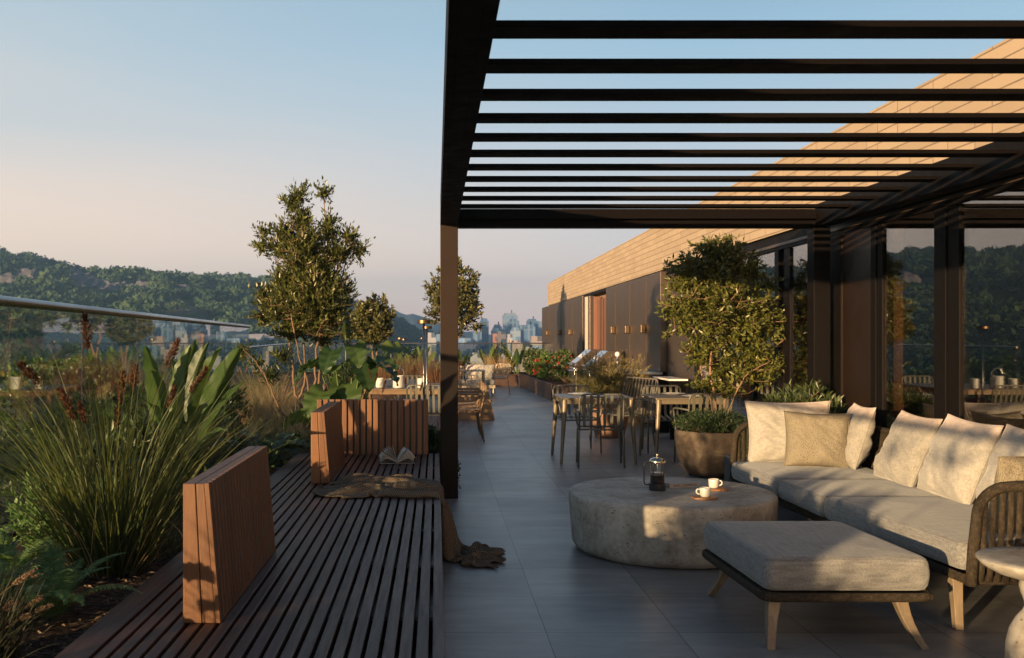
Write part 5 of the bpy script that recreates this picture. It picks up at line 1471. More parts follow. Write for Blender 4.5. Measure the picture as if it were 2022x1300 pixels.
for i, (x, y, L, n, mat, lab, W_) in enumerate([
    (-1.85, 9.0, .62, 520, M['grass_sedge'], 'pale fountain grass left of the hosta', .0045),
    (-1.50, 9.5, .55, 420, M['grass_sedge'], 'pale green grass between the hosta and the tree stems', .0045),
    (-2.25, 8.4, .60, 420, M['grass_sedge'], 'pale grass behind the paddle leaf plant', .0045),
    (-1.95, 11.9, .72, 520, M['grass_dry'], 'tall dry straw grass behind the tree stems', .005),
    (-2.35, 12.8, .80, 520, M['grass_dry'], 'tall dry straw grass farther back beside the railing', .006),
    (-1.55, 11.2, .60, 420, M['grass_dry'], 'dry straw grass at the corner of the dining area', .005),
    (-2.75, 13.6, .80, 420, M['grass_sedge'], 'tan green grass by the railing beyond the kerb', .006),
    (-2.45, 15.2, .85, 420, M['grass_dry'], 'dry grass in the far part of the left bed', .007),
    (-3.0, 16.8, .90, 420, M['grass_sedge'], 'tan grass near the end of the steel handrail', .007),
    (-1.75, 6.35, .50, 360, M['grass_green'], 'short green grass between the tall clump and the first backrest', .005)]):
    b = (x, y, ZB)
    pls = [((x_ * .35, y_ * .3, L * .98), .09, .008, 0) for x_, y_ in ((-.6, .2), (.1, -.4), (.7, .3), (.3, .8))] if i in (3, 4, 6) else None
    if i == 1: pls = [(loc_at(px, py, 8.6, b), .075, .014, 0) for px, py in ((470, 812), (478, 830), (450, 860), (476, 862), (462, 890))]
    rgrass(x, y, L, n, mat, lab, 150 + i, W_, pls, M['plume_tan'], .17, .75, 1.3)
# creeping ground cover between the plants
rng = np.random.default_rng(9); s_ = Soup(); n = 5200
y = rng.random(n) * 13.5 + 6.0; xl = RX(y) + .3; xr = np.where(y < 11.3, -1.32, -2.1); x = xl + (xr - xl) * rng.random(n)
V, Fc, v = leaves(np.stack([x, y, ZB + .02 + .05 * rng.random(n)], 1), nrm(rng.normal(size=(n, 3)) * [1, 1, .4] + [0, 0, .5]), .05 + .04 * rng.random(n), .03, rng); s_.add(V, Fc, v)
tag(s_.build('ground_cover', M['leaf_dark']), kind='stuff')
n = 1600; y = 2.6 + rng.random(n) * 4.0; x = RX(y) + .3 + (-1.33 - RX(y) - .3) * rng.random(n); s_ = Soup()
V, Fc, v = leaves(np.stack([x, y, np.full(n, ZB + .012) + .01 * rng.random(n)], 1), nrm(rng.normal(size=(n, 3)) * [1, 1, .12]), .02 + .03 * rng.random(n), .011, rng); s_.add(V, Fc, v)
tag(s_.build('bark_chips', M['grass_dry_d']), kind='stuff')

# ------------------------------------------------------------------ unseen planting, added on the sun side to shade and dapple the lounge
tree('multi_stem_tree', 'slender tree in the left bed beside the photographer', 'tree', (-1.95, -.9, ZB),
     [([(-1.95, -.9, ZB), (-1.9, -.85, 1.0), (-2.0, -.75, 1.6), (-1.85, -.6, 2.3)], .02, .006)],
     [(-1.9, -.6, 1.75, .45, .45, .28), (-2.1, -1.1, 2.0, .4, .4, .3), (-1.8, -.3, 2.25, .4, .4, .3), (-1.8, .15, 1.50, .16, .22, .14), (-1.85, .85, 1.50, .14, .2, .12)], 120, 7, .07, .026, M['leaf_olive'], 201, tl=.16, shell=.1)
for i, (x, y, L, n) in enumerate(((-1.75, 2.02, .84, 420), (-1.75, 1.55, .86, 420), (-1.75, 1.12, .84, 420), (-1.7, .72, .86, 380), (-1.8, -.1, .80, 60), (-1.7, -.7, .85, 60))):
    grass_clump('tall_grass', 'green grass clump in the left bed beside the photographer', 'grass', (x, y, ZB), n, L, .009, M['grass_green'], 202 + i * 10, .15, .5, 1.0, 'grass clumps beside the photographer')
paddle_plant('broad_leaf_plant', 'small broad leaved plant in the left bed beside the photographer', 'plant', (-1.62, 2.78, ZB), [(R(a), .20 + .09 * (i % 3), 1.2, .17, .11, .6, .8, .2 * ((i % 5) - 2)) for i, a in enumerate(range(0, 360, 33))], M['leaf_bright'], 207, shape='heart', stem_r=.004, fold=.2)
for i, y_ in enumerate((2.0, 1.55, 1.1, .68)):
    shrub('leafy_shrub', 'dense shrub in the left bed beside the photographer', 'shrub', (-1.74, y_, ZB), (.26, .28), 420, 8, .07, .03, M['leaf_dark'], 320 + i, 'dense shrubs beside the photographer', rz=.86)
shrub('leafy_shrub', 'low shrub in the left bed behind the photographer', 'shrub', (-1.7, -1.1, ZB), (.4, .5), 160, 8, .06, .03, M['leaf_dark'], 206, rz=.58)

# ------------------------------------------------------------------ indoor palms behind the glass
def palm(label, loc, seed, n, L, h, plen=.34):
    rng = np.random.default_rng(seed); t = thing('indoor_palm', label, 'plant', loc, 0, 'palms inside the glazed room'); s = Soup(); st = MB()
    MB().lathe([(.16, 0), (.2, .02), (.24, .38), (.22, .38), (.02, .36)], n=32).build('pot', M['darkpot'], t, auto=50)
    for k in range(n):
        az = rng.random() * 6.283; el = .7 + rng.random() * .8
        z = .4 + h * rng.random() ** .8
        st.tube([(0, 0, .36), (math.cos(az) * .05, math.sin(az) * .05, z)], .008, 5)
        frond(s, (math.cos(az) * .05, math.sin(az) * .05, z), az, el, L * (.7 + .4 * rng.random()), 1.2 + rng.random() * .8, 26, plen, .028, rng, st, .006)
    s.build('fronds', M['palm'], t); st.build('stems', M['stem_green'], t)
palm('dense feathery palm inside, behind the middle window pane', (4.50, 9.15, .02), 211, 30, .85, 1.0)
palm('arching palm inside the large right hand window', (4.5, 7.6, .02), 212, 12, .9, .75)
# ------------------------------------------------------------------ lamps on poles
def pole_lamp(label, px, Y, ztop, hd, z0=0.0, r=.012):
    x = (px - CX) * Y / F; t = thing('garden_lamp', label, 'garden lamp', (x, Y, z0), 0, 'disc headed garden lamps')
    MB().tube([(0, 0, 0), (0, 0, ztop - z0 - .04)], r, 12).build('pole', M['tube_steel'], t, smooth=True)
    MB().lathe([(hd * .9, ztop - z0 - .042), (hd, ztop - z0 - .038), (hd, ztop - z0 - .004), (hd * .9, ztop - z0)], n=32).build('head', M['brass_lamp'], t, auto=40)
    MB().lathe([(.035, 0), (.035, .012), (.012, .016)], n=20).build('base', M['dark_metal'], t, auto=40)
pole_lamp('tall disc headed lamp nearest the pergola post, in front of its twin', 837, 11.2, 1.70, .074, .33)
pole_lamp('slightly lower twin lamp just behind the tallest one', 843, 14.1, 1.665, .072)
pole_lamp('small far lamp left of the pergola post, left one of a close pair', 790, 25, 1.50, .07, .3)
pole_lamp('small far lamp left of the pergola post, right one of a close pair', 798, 27.5, 1.47, .07, .3)
pole_lamp('small dark lamp beside the small far tree', 772, 29.5, 1.40, .07, .3)
pole_lamp('tiny far lamp between the two tall lamp poles and the pair', 833, 29, 1.50, .05, .3)
pole_lamp('far lamp standing in front of the city towers at the far railing', 1010, 31, 1.40, .07, .3)

# ------------------------------------------------------------------ grills and counters
def grill(label, x, y):
    t = thing('barbecue_grill', label, 'grill', (x, y, 0), 0, 'barbecue grills by the bronze wall')
    MB().box(-.30, .33, -.42, .42, .06, .86).build('cabinet', M['bronze'], t, bevel=.01)
    MB().box(-.335, -.302, -.40, .40, .70, .85).build('control_panel', M['steel'], t, bevel=.008)
    for k in range(4):
        y_ = -.3 + .2 * k
        MB().tube([(-.336, y_, .775), (-.375, y_, .775)], [.028, .024], 16).build('knob', M['steel'], t, auto=40)
    mb = MB(); pr = [(-.30, .872), (-.32, .90), (-.30, .94), (.05, 1.24), (.30, 1.24), (.30, .872)]
    vs = [(a, -.40, b) for a, b in pr] + [(a, .40, b) for a, b in pr]; n = len(pr)
    mb.add(vs, [tuple(range(n)), tuple(range(2*n-1, n-1, -1))] + [(i, n + i, n + (i+1) % n, (i+1) % n) for i in range(n)])
    lid = mb.build('lid', M['bronze'], t, bevel=.012)
    nx, nz = -.30 / .461, .35 / .461
    mb = MB(); a, b = Vector((-.30, 0, .94)), Vector((.05, 0, 1.24)); nr = Vector((-.65, 0, .76))
    vs = []
    for o in (.002, .010):
        for p in (a.lerp(b, .03), a.lerp(b, .97)):
            for s_ in (-1, 1): q = p + nr * o; vs.append((q.x, s_ * .38, q.z))
    mb.add(vs, [(0, 1, 3, 2), (4, 6, 7, 5), (0, 4, 5, 1), (2, 3, 7, 6), (0, 2, 6, 4), (1, 5, 7, 3)])
    mb.build('lid_panel', M['steel'], lid, bevel=.003)
    c = a.lerp(b, .5) + nr * .03
    MB().lathe([(.001, -.02), (.05, -.012), (.055, .0), (.03, .012), (.001, .014)], n=20, M=Matrix.Rotation(R(-40), 4, 'Y'), c=tuple(c)).build('gauge', M['ceramic'], lid, auto=40)
    MB().tube([(-.37, -.3, .93), (-.37, .3, .93)], .018, 12).build('handle', M['steel'], t, smooth=True)
    MB().box(-.35, .0, -.72, -.424, .80, .83).build('side_shelf', M['steel'], t, bevel=.004)
    return t
grill('nearer of two steel lidded barbecue grills standing against the bronze wall', 3.36, 19.9)
grill('farther of two steel lidded barbecue grills standing against the bronze wall', 3.30, 21.6)
kc = thing('outdoor_counter', 'pale topped outdoor kitchen counter right of the grills', 'counter', (3.5, 17.7, 0))
MB().box(3.20, 3.78, 16.6, 18.9, .06, .88).build('cabinet', M['bronze'], kc, w=True, bevel=.006)
MB().box(3.16, 3.80, 16.56, 18.94, .882, .92).build('worktop', M['ceramic'], kc, w=True, bevel=.004)
kb = MB().tube([(3.38, 18.4, .921), (3.38, 18.4, 1.14)], .022, 12); kb.build('tap', M['steel'], kc, w=True, smooth=True)
MB().lathe([(.002, -.05), (.035, -.035), (.05, 0), (.035, .035), (.002, .05)], n=20, c=(3.38, 18.4, 1.19)).build('tap_ball', M['ceramic'], kc, w=True, smooth=True)
k2 = thing('console_shelf', 'slim dark console with a pale top against the glazing behind the potted tree', 'console', (3.6, 14.9, 0))
MB().box(3.42, 3.70, 14.5, 15.6, .865, .89).build('top', M['ceramic'], k2, w=True, bevel=.003)
for y_ in (14.52, 15.56): MB().box(3.44, 3.68, y_, y_ + .025, 0, .863).build('leg', M['dark_metal'], k2, w=True, bevel=.002)

# ------------------------------------------------------------------ left dining group
lt = make_table('long pale table behind the slatted backrest with ceramic pots on it', 1.35, 1.9, .76, None, 'long_table', M['teak']); lt.location = (-.42, 15.1, 0)
lw = make_chair('x', .48, .80, None, 'wooden_chair'); 
tag(lw, 'leftmost tan slatted chair at the long table, showing its side', 'chair', 'tan slatted chairs round the long table')
for c in children(lw):
    c.data.materials.clear(); c.data.materials.append(M['teak'])
lw.location = (-1.44, 14.35, 0); lw.rotation_euler = (0, 0, R(90))
GW = 'tan slatted chairs round the long table'
dup(lw, (-1.38, 15.0, 0), R(90), 'second tan chair from the left at the long table', GW)
dup(lw, (-1.33, 15.65, 0), R(90), 'third tan chair from the left at the long table', GW)
dup(lw, (.42, 14.4, 0), R(-90), 'tan chair right of the pergola post, nearest of a row of three seen edge on', GW)
dup(lw, (.42, 15.05, 0), R(-90), 'tan chair right of the pergola post, middle of a row of three seen edge on', GW)
dup(lw, (.42, 15.7, 0), R(-90), 'tan chair right of the pergola post, farthest of a row of three seen edge on', GW)
dup(c0, (-.10, 13.75, 0), R(170), 'olive slatted chair at the near end of the long table, beside the pergola post', GC)
dup(c0, (-.42, 16.45, 0), R(4), 'slatted chair at the far end of the long table, its back lit by the sun', GC)
def pot_l(x, y, r, h, lab, handle=False):
    t = thing('ceramic_pot', lab, 'pot', (x, y, .761), 0, 'cream pots on the long table')
    MB().lathe([(r * .86, 0), (r, .01), (r * .98, h * .5), (r, h), (r * .92, h), (r * .88, .02), (.01, .015)], n=28).build('body', M['ceramic'], t, auto=50)
    if handle: MB().tube([(r * math.cos(R(a)) * 1.02, 0, h + r * 1.5 * math.sin(R(a)) - .01) for a in range(0, 181, 15)], .006, 6).build('handle', M['steel'], t, smooth=True)
pot_l(-.83, 14.6, .062, .14, 'cream pot at the left end of the long table'); pot_l(-.70, 14.8, .055, .12, 'cream pot just right of the leftmost one on the long table')
pot_l(-.55, 14.5, .085, .18, 'cream bucket with a tall arched handle in the middle of the long table', True)
pot_l(-.36, 14.7, .05, .12, 'small cream pot right of the bucket on the long table'); pot_l(-.22, 14.5, .055, .14, 'cream pot nearest the lamp poles on the long table')

# ------------------------------------------------------------------ far lounge
def lounge(label, loc, rz, w_=.72):
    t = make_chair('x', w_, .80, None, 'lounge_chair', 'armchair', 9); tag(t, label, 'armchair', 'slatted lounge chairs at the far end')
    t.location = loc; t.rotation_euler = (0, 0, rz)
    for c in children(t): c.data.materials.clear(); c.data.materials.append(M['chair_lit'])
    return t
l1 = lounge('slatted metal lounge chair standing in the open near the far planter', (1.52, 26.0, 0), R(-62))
dup(l1, (.68, 22.4, 0), R(100), 'slatted metal lounge chair just right of the pergola post', 'slatted lounge chairs at the far end')
wb = thing('timber_lounge_chair', 'low tan timber lounge chair with slatted sides right of the pergola post', 'armchair', (.60, 18.3, 0), R(8))
for k in range(9): pass
mb = MB()
for k in range(10): mb.box(-.36 + k * .075, -.36 + k * .075 + .055, -.36, .36, .34, .365)
mb.build('seat', M['teak'], wb, bevel=.003)
for s_ in (-1, 1):
    mb = MB().prism([(-.42, 0), (.42, 0), (.30, .55), (-.42, .55)], -.02, .02, Matrix.Translation((0, s_ * .38, 0)) @ Matrix.Rotation(R(90), 4, 'X'))
    mb.build('side_panel', M['teak'], wb, bevel=.004)
MB().box(-.44, -.40, -.36, .36, .1, .72).build('backrest', M['teak'], wb, bevel=.004)
fs_ = thing('far_sofa', 'slatted sofa with grey cushions at the far end of the terrace', 'sofa', (.75, 25.3, 0), 0)
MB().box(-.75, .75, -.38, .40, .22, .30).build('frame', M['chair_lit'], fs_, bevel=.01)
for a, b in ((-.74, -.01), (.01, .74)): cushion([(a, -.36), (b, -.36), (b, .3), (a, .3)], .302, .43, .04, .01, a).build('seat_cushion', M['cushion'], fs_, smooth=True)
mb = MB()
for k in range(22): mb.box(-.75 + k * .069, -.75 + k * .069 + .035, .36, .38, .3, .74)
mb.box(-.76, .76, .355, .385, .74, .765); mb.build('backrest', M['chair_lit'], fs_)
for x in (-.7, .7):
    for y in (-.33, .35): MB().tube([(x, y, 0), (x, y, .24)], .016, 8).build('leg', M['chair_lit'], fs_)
pillow('pale loose cushion on the far sofa, left one', (.95, 25.3, .62), (1, .1, 0), (0, .3, 1), .42, .40, .16, M['pillow'], 11, group='loose cushions on the far sofa')
pillow('pale loose cushion on the far sofa, right one', (1.28, 25.25, .62), (1, -.3, 0), (.1, .3, 1), .42, .40, .16, M['pillow_grey'], 12, group='loose cushions on the far sofa')
ft = thing('far_low_table', 'tall slim side table in front of the far sofa', 'table', (.78, 23.6, 0))
MB().box(-.38, .38, -.3, .3, .70, .73).build('tabletop', M['table_metal'], ft, bevel=.003)
for x in (-.35, .35):
    for y in (-.27, .27): MB().box(x - .025, x + .025, y - .025, y + .025, 0, .698).build('leg', M['table_metal'], ft)

# ------------------------------------------------------------------ roof outside the left railing
struct('lower_roof', MB().prism([(-16, -10), (-2.9, -10), (-5.6, 40), (-16, 40)], -1.6, -1.1), M['roof_grey'])
rng = np.random.default_rng(77)
for i, (x, y, rx, ry, lab) in enumerate([(-3.9, 6.6, .9, 1.4, 'bright green moss cushion on the roof beyond the glass'), (-5.2, 9.5, 1.3, 1.6, 'green sedum patch farther out on the roof beyond the glass'), (-7.5, 13.0, 1.7, 1.8, 'dark sedum patch near the roof edge'), (-4.6, 13.5, 1.1, 1.6, 'green sedum patch beyond the middle of the glass railing'), (-4.0, 9.6, 1.0, 1.9, 'dark green sedum patch just beyond the glass behind the tall grass'), (-5.6, 17.5, 1.5, 2.2, 'sedum patch far along the lower roof')]):
    n = 12000; a = rng.random(n) * 6.28; q = np.sqrt(rng.random(n)); s_ = Soup()
    pz = -1.1 + .26 * (1 - q ** 2) * (.6 + .4 * np.sin(a * 3 + q * 7)) + .05 * rng.random(n)
    V, Fc, v = leaves(np.stack([x + rx * q * np.cos(a), y + ry * q * np.sin(a), pz], 1), nrm(rng.normal(size=(n, 3)) + [0, 0, 1.2]), .055, .03, rng); s_.add(V, Fc, v)
    t = thing('sedum_patch', lab, 'ground plant', (x, y, -1.1)); s_.build('foliage', M['moss'], t, w=True)
n = 42000; x = -12.5 + 9.0 * rng.random(n); y = 3 + 27 * rng.random(n)
mk = np.array([mnoise.noise(Vector((a * .55, b * .45, 2.0))) + .5 * mnoise.noise(Vector((a * 2, b * 2, 7.0))) for a, b in zip(x, y)]) > -.02
mk &= x < RX(y) - .35; x, y = x[mk], y[mk]; n = len(x); s_ = Soup()
V, Fc, v = leaves(np.stack([x, y, -1.08 + .06 * rng.random(n)], 1), nrm(rng.normal(size=(n, 3)) + [0, 0, .8]), .10, .055, rng); s_.add(V, Fc, v)
tag(s_.build('roof_ground_cover', M['leaf_dark']), kind='stuff')
for i, (x, y, h, r_) in enumerate([(-9.5, 17, 2.0, 1.9), (-11.5, 21, 2.4, 2.3), (-8.0, 24, 1.9, 1.8), (-13, 15, 2.1, 2.2), (-6.9, 20, 1.5, 1.4), (-10.5, 28, 2.2, 2.2)]):
    shrub('roof_shrub', ['broad green shrub on the lower roof behind the tall grass', 'largest green shrub on the lower roof at the far left', 'green shrub on the lower roof behind the paddle plant', 'green shrub at the left edge of the picture behind the glass', 'small green shrub on the lower roof near the glass', 'distant green shrub on the lower roof'][i],
          'shrub', (x, y, -1.1), (r_, r_), 600, 10, .20, .11, M['leaf_bright'] if i % 2 else M['leaf_dark'], 220 + i, 'shrubs on the lower roof', rz=h, tl=.3)
# ------------------------------------------------------------------ valley, hills, mountains
def smooth(t): t = np.clip(t, 0, 1); return t * t * (3 - 2 * t)
RPX = [-1400, -700, -250, 0, 60, 130, 200, 270, 330, 400, 480, 560, 640, 720, 800, 900, 1000]
RPY = [540, 510, 522, 538, 543, 560, 566, 568, 573, 578, 582, 588, 600, 628, 660, 700, 730]
def terr_h(x, y):
    x = np.asarray(x, float); y = np.asarray(y, float)
    yy = np.maximum(y, 60); u = CX + F * x / yy
    ridge_y = 600.0; top = H - (np.interp(u, RPX, RPY) - CY) * ridge_y / F
    prof = smooth((y - 120 - 40 * np.sin(x * .011)) / 480.0)
    base = -24.0
    h = base + (np.maximum(top, base) - base) * prof
    # beyond the ridge the land drops again
    h = np.where(y > ridge_y, base + (h - base) * smooth(1 - (y - ridge_y) / 380.0), h)
    return h
def vnoise(x, y, s, seed, oct=3):
    return np.array([mnoise.fractal(Vector((a * s, b * s, seed)), 1.0, 2.0, oct) for a, b in zip(x.ravel(), y.ravel())]).reshape(x.shape)
ys = np.concatenate([np.linspace(-300, 60, 10), np.linspace(80, 1150, 110), np.linspace(1200, 5000, 14)])
us = np.linspace(-1, 1, 130)
X, Y_ = np.meshgrid(us, ys); X = X * (500 + np.abs(Y_) * .9)
Z = terr_h(X, Y_); nz = vnoise(X, Y_, .012, 3.3)
Z = Z + nz * 4 * smooth((Z + 23) / 25) * np.where((Y_ > 40) & (Y_ < 1100), 1, 0)
def gridfaces(nv, nu): i = np.arange((nv - 1) * (nu - 1)); r, c = i // (nu - 1), i % (nu - 1); a = r * nu + c; return np.stack([a, a + 1, a + nu + 1, a + nu], 1)
def terrain_mat():
    t = NT('hillside'); o = t.obj()
    n1 = t.noise(o, .035, 8, .65); n2 = t.noise(o, .3, 5)
    c = t.ramp(n1, [(.35, (.018, .036, .014)), (.5, (.035, .058, .02)), (.6, (.07, .075, .04)), (.68, (.26, .24, .21))])
    c = t.mix(t.math('MULTIPLY', n2, .4), c, (.02, .035, .015))
    return t.done(t.bsdf(c, .95, 0, t.bump(n2, .6, 1.0), .1))
M['terrain'] = terrain_mat()
tag(mesh_np('hills', np.stack([X, Y_, Z], -1).reshape(-1, 3), [gridfaces(*X.shape)], M['terrain'], smooth=True), kind='structure')
# blue mountains
mx = np.linspace(-1500, 1500, 260); my = np.linspace(0, 1, 22)
MPX = [-900, 300, 560, 640, 700, 740, 770, 790, 800, 812, 822, 836, 850, 870, 890, 920, 970, 1040, 1200, 1700, 2600]
MPY = [640, 600, 600, 610, 604, 612, 620, 624, 629, 624, 627, 634, 636, 642, 650, 656, 664, 668, 664, 650, 640]
YM = 1700.0
ridge = np.interp(CX + F * mx / YM, MPX, MPY)
ridge = H - (ridge - CY) * YM / F
MXX, MT = np.meshgrid(mx * 1.0, my)
nzz = vnoise(MXX, MT * 600, .006, 8.1, 5)
MZ = -26 + (ridge[None, :] + 26) * np.sin(MT * math.pi) ** .8 * (1 + .10 * nzz)
MZ += np.abs(vnoise(MXX, MT * 600, .02, 2.1, 4)) * 9 * np.sin(MT * math.pi)
MYY = YM - 280 + MT * 560
def mountain_mat():
    t = NT('mountain'); n = t.noise(t.obj(), .02, 8, .7)
    c = t.ramp(n, [(.4, (.03, .05, .025)), (.55, (.06, .075, .04)), (.7, (.28, .26, .23))])
    return t.done(t.bsdf(c, .95))
tag(mesh_np('far_mountains', np.stack([MXX, MYY, MZ], -1).reshape(-1, 3), [gridfaces(*MXX.shape)], mountain_mat(), smooth=True), kind='structure')

ROCKS = [(60, 545, 520, 7), (22, 552, 500, 6), (128, 538, 580, 9), (165, 553, 520, 8), (185, 562, 500, 7), (225, 568, 480, 7), (250, 567, 490, 6), (292, 566, 520, 7), (296, 580, 470, 5), (362, 574, 560, 6), (425, 582, 560, 6), (268, 597, 430, 5)]
# ------------------------------------------------------------------ woods (stuff)
rng = np.random.default_rng(500)
def wood_stuff(name, n, y0, y1, u0, u1, size, nq, mat, seed, pw=1.0):
    rng = np.random.default_rng(seed)
    y = y0 + (y1 - y0) * rng.random(n) ** pw; u = u0 + (u1 - u0) * rng.random(n); x = (u - CX) * y / F
    keep = np.ones(n, bool)
    rock = np.array([mnoise.noise(Vector((a * .03, b * .03, 5))) for a, b in zip(x, y)])
    keep &= ~((rock > .28) & (y > 280))
    if name == 'valley_trees': keep &= rng.random(n) < np.where(u > 560, .45, 1.0)
    for px, py, Y, s in ROCKS:
        Y = 260.0
        while Y < 560 and CY + (H - float(terr_h((px - CX) * Y / F, Y)) - 3) * F / Y > py: Y += 4
        keep &= ~((np.abs(x - (px - CX) * Y / F) < s * 1.0) & (y < Y + 3) & (y > Y - 30))
    x, y = x[keep], y[keep]; n = len(x)
    z = terr_h(x, y) + np.array([mnoise.fractal(Vector((a * .012, b * .012, 3.3)), 1.0, 2.0, 3) for a, b in zip(x, y)]) * 4 * smooth((terr_h(x, y) + 23) / 25)
    r = size * (.35 + 1.0 * rng.random(n) ** 1.6)
    i = np.repeat(np.arange(n), nq)
    dv = nrm(rng.normal(size=(n * nq, 3))); dv[:, 2] = np.abs(dv[:, 2]) * 1.0 - .25
    lump = 1 + .22 * np.sin(dv[:, 0] * 5 + i) * np.cos(dv[:, 1] * 6 + i * 2)
    c = np.stack([x, y, z + r * .75], 1)[i] + dv * (r[i] * lump * (.72 + .28 * rng.random(n * nq)))[:, None] * np.array([1, 1, .85])
    nr = nrm(dv + rng.normal(size=dv.shape) * .55); a = nrm(np.cross(nr, rng.normal(size=dv.shape))); b = np.cross(nr, a)
    s_ = (r[i] * (.20 + .14 * rng.random(n * nq)) * (60 / nq) ** .5)[:, None]
    V = np.stack([c - a * s_ * .8, c - b * s_ * .55, c + a * s_, c + b * s_ * .6], 1).reshape(-1, 3)
    Fc = np.arange(n * nq * 4).reshape(-1, 4)
    pt_ = np.array([mnoise.fractal(Vector((a * .018, b * .018, 9)), 1.0, 2.0, 3) for a, b in zip(x, y)])
    v = np.repeat(np.clip(.30 + pt_[i] * .55 + rng.random(n)[i] ** 2 * .55 + rng.random(n * nq) * .2 - .1, 0, 1), 4)
    return tag(mesh_np(name, V, [Fc], mat, None, v), kind='stuff')
M['wood_leaf'] = leafmat('woodland_canopy', (.006, .026, .020), (.062, .105, .050), .85, .03, (.04, .09, .05), .1)
wood_stuff('hillside_woods', 5200, 230, 660, -420, 860, 4.2, 90, M['wood_leaf'], 501, .8)
wood_stuff('valley_trees', 1300, 95, 300, -480, 900, 4.2, 220, M['wood_leaf'], 502, .7)
wood_stuff('valley_trees', 420, 300, 900, 760, 1300, 5.5, 40, M['wood_leaf'], 503)

# ------------------------------------------------------------------ rocks on the hillside
for i, (px, py, Y, s) in enumerate(ROCKS):
    Y = 260.0
    while Y < 560 and CY + (H - float(terr_h((px - CX) * Y / F, Y)) - 3) * F / Y > py: Y += 4
    x = (px - CX) * Y / F; z = float(terr_h(x, Y)) + 1.8; s *= .48
    bm = bmesh.new(); bmesh.ops.create_icosphere(bm, subdivisions=3, radius=1)
    for v in bm.verts:
        q = v.co * (1 + .5 * mnoise.noise(v.co * 1.6 + Vector((i * 7, 0, 0))) + .2 * mnoise.noise(v.co * 5 + Vector((i, 3, 0))))
        v.co = Vector((q.x * s * 1.5, q.y * s * .8, q.z * s * 1.05))
    me = bpy.data.meshes.new('rock'); bm.to_mesh(me); bm.free(); me.materials.append(M['rockface'])
    o = bpy.data.objects.new('rock', me); COL.objects.link(o); o.location = (x, Y - 3, z)
    tag(o, 'pale rock outcrop on the wooded hillside, number %s from the left' % ['two', 'one', 'three', 'four', 'five', 'six', 'seven', 'nine', 'ten', 'eleven', 'twelve', 'eight'][i], 'rock', 'rock outcrops on the hillside')

# ------------------------------------------------------------------ city
def tower_mat(name, wall, glass, fx, fz, gx=.55, gz=.5, metal=0.0, rough=.4):
    t = NT(name); o = t.obj(); g = t.n('TexCoord', out=1)
    sep = t.t.nodes.new('ShaderNodeSeparateXYZ'); t.t.links.new(o, sep.inputs[0])
    ns = t.t.nodes.new('ShaderNodeSeparateXYZ'); t.t.links.new(g, ns.inputs[0])
    h_ = t.math('ADD', t.math('MULTIPLY', sep.outputs[0], t.math('ABSOLUTE', ns.outputs[1])), t.math('MULTIPLY', sep.outputs[1], t.math('ABSOLUTE', ns.outputs[0])))
    a = t.math('LESS_THAN', t.math('FRACT', t.math('DIVIDE', h_, fx * 1.5)), gx)
    b = t.math('LESS_THAN', t.math('FRACT', t.math('DIVIDE', sep.outputs[2], fz * 1.5)), gz)
    side = t.math('LESS_THAN', t.math('ABSOLUTE', ns.outputs[2]), .5)
    m = t.math('MULTIPLY', t.math('MULTIPLY', a, b), side)
    cell = t.n('CombineXYZ', {0: t.math('FLOOR', t.math('DIVIDE', h_, fx * 1.5)), 1: t.math('FLOOR', t.math('DIVIDE', sep.outputs[2], fz * 1.5)), 2: 1.0})
    rn = t.n('TexWhiteNoise', {'Vector': cell})
    gl = t.mix(t.math('MULTIPLY', rn, .6), glass, [min(1, q * 2.2) for q in glass])
    c = t.mix(m, wall, gl)
    r = t.n('MapRange', {0: m, 1: 0, 2: 1, 3: .75, 4: .2})
    return t.done(t.bsdf(c, r, metal))
TM = {
 'blue': tower_mat('blue_curtain_wall', (.05, .12, .22), (.03, .08, .17), 2.2, 3.6, .85, .75),
 'pale': tower_mat('pale_curtain_wall', (.17, .25, .35), (.08, .15, .26), 2.6, 3.8, .8, .55),
 'white': tower_mat('white_slab_windows', (.24, .27, .31), (.05, .07, .10), 5.0, 3.4, .55, .5),
 'dark': tower_mat('dark_glass_grid', (.10, .10, .11), (.022, .03, .045), 3.2, 3.6, .7, .62),
 'steel': tower_mat('steel_blue_ribs', (.10, .18, .29), (.035, .085, .17), 1.8, 4.0, .55, .9),
 'beige': tower_mat('beige_block', (.23, .205, .195), (.06, .06, .07), 3.6, 3.2, .45, .5),
 'orange': tower_mat('orange_brick_slab', (.22, .115, .08), (.10, .06, .05), 4.0, 3.2, .3, .4)}
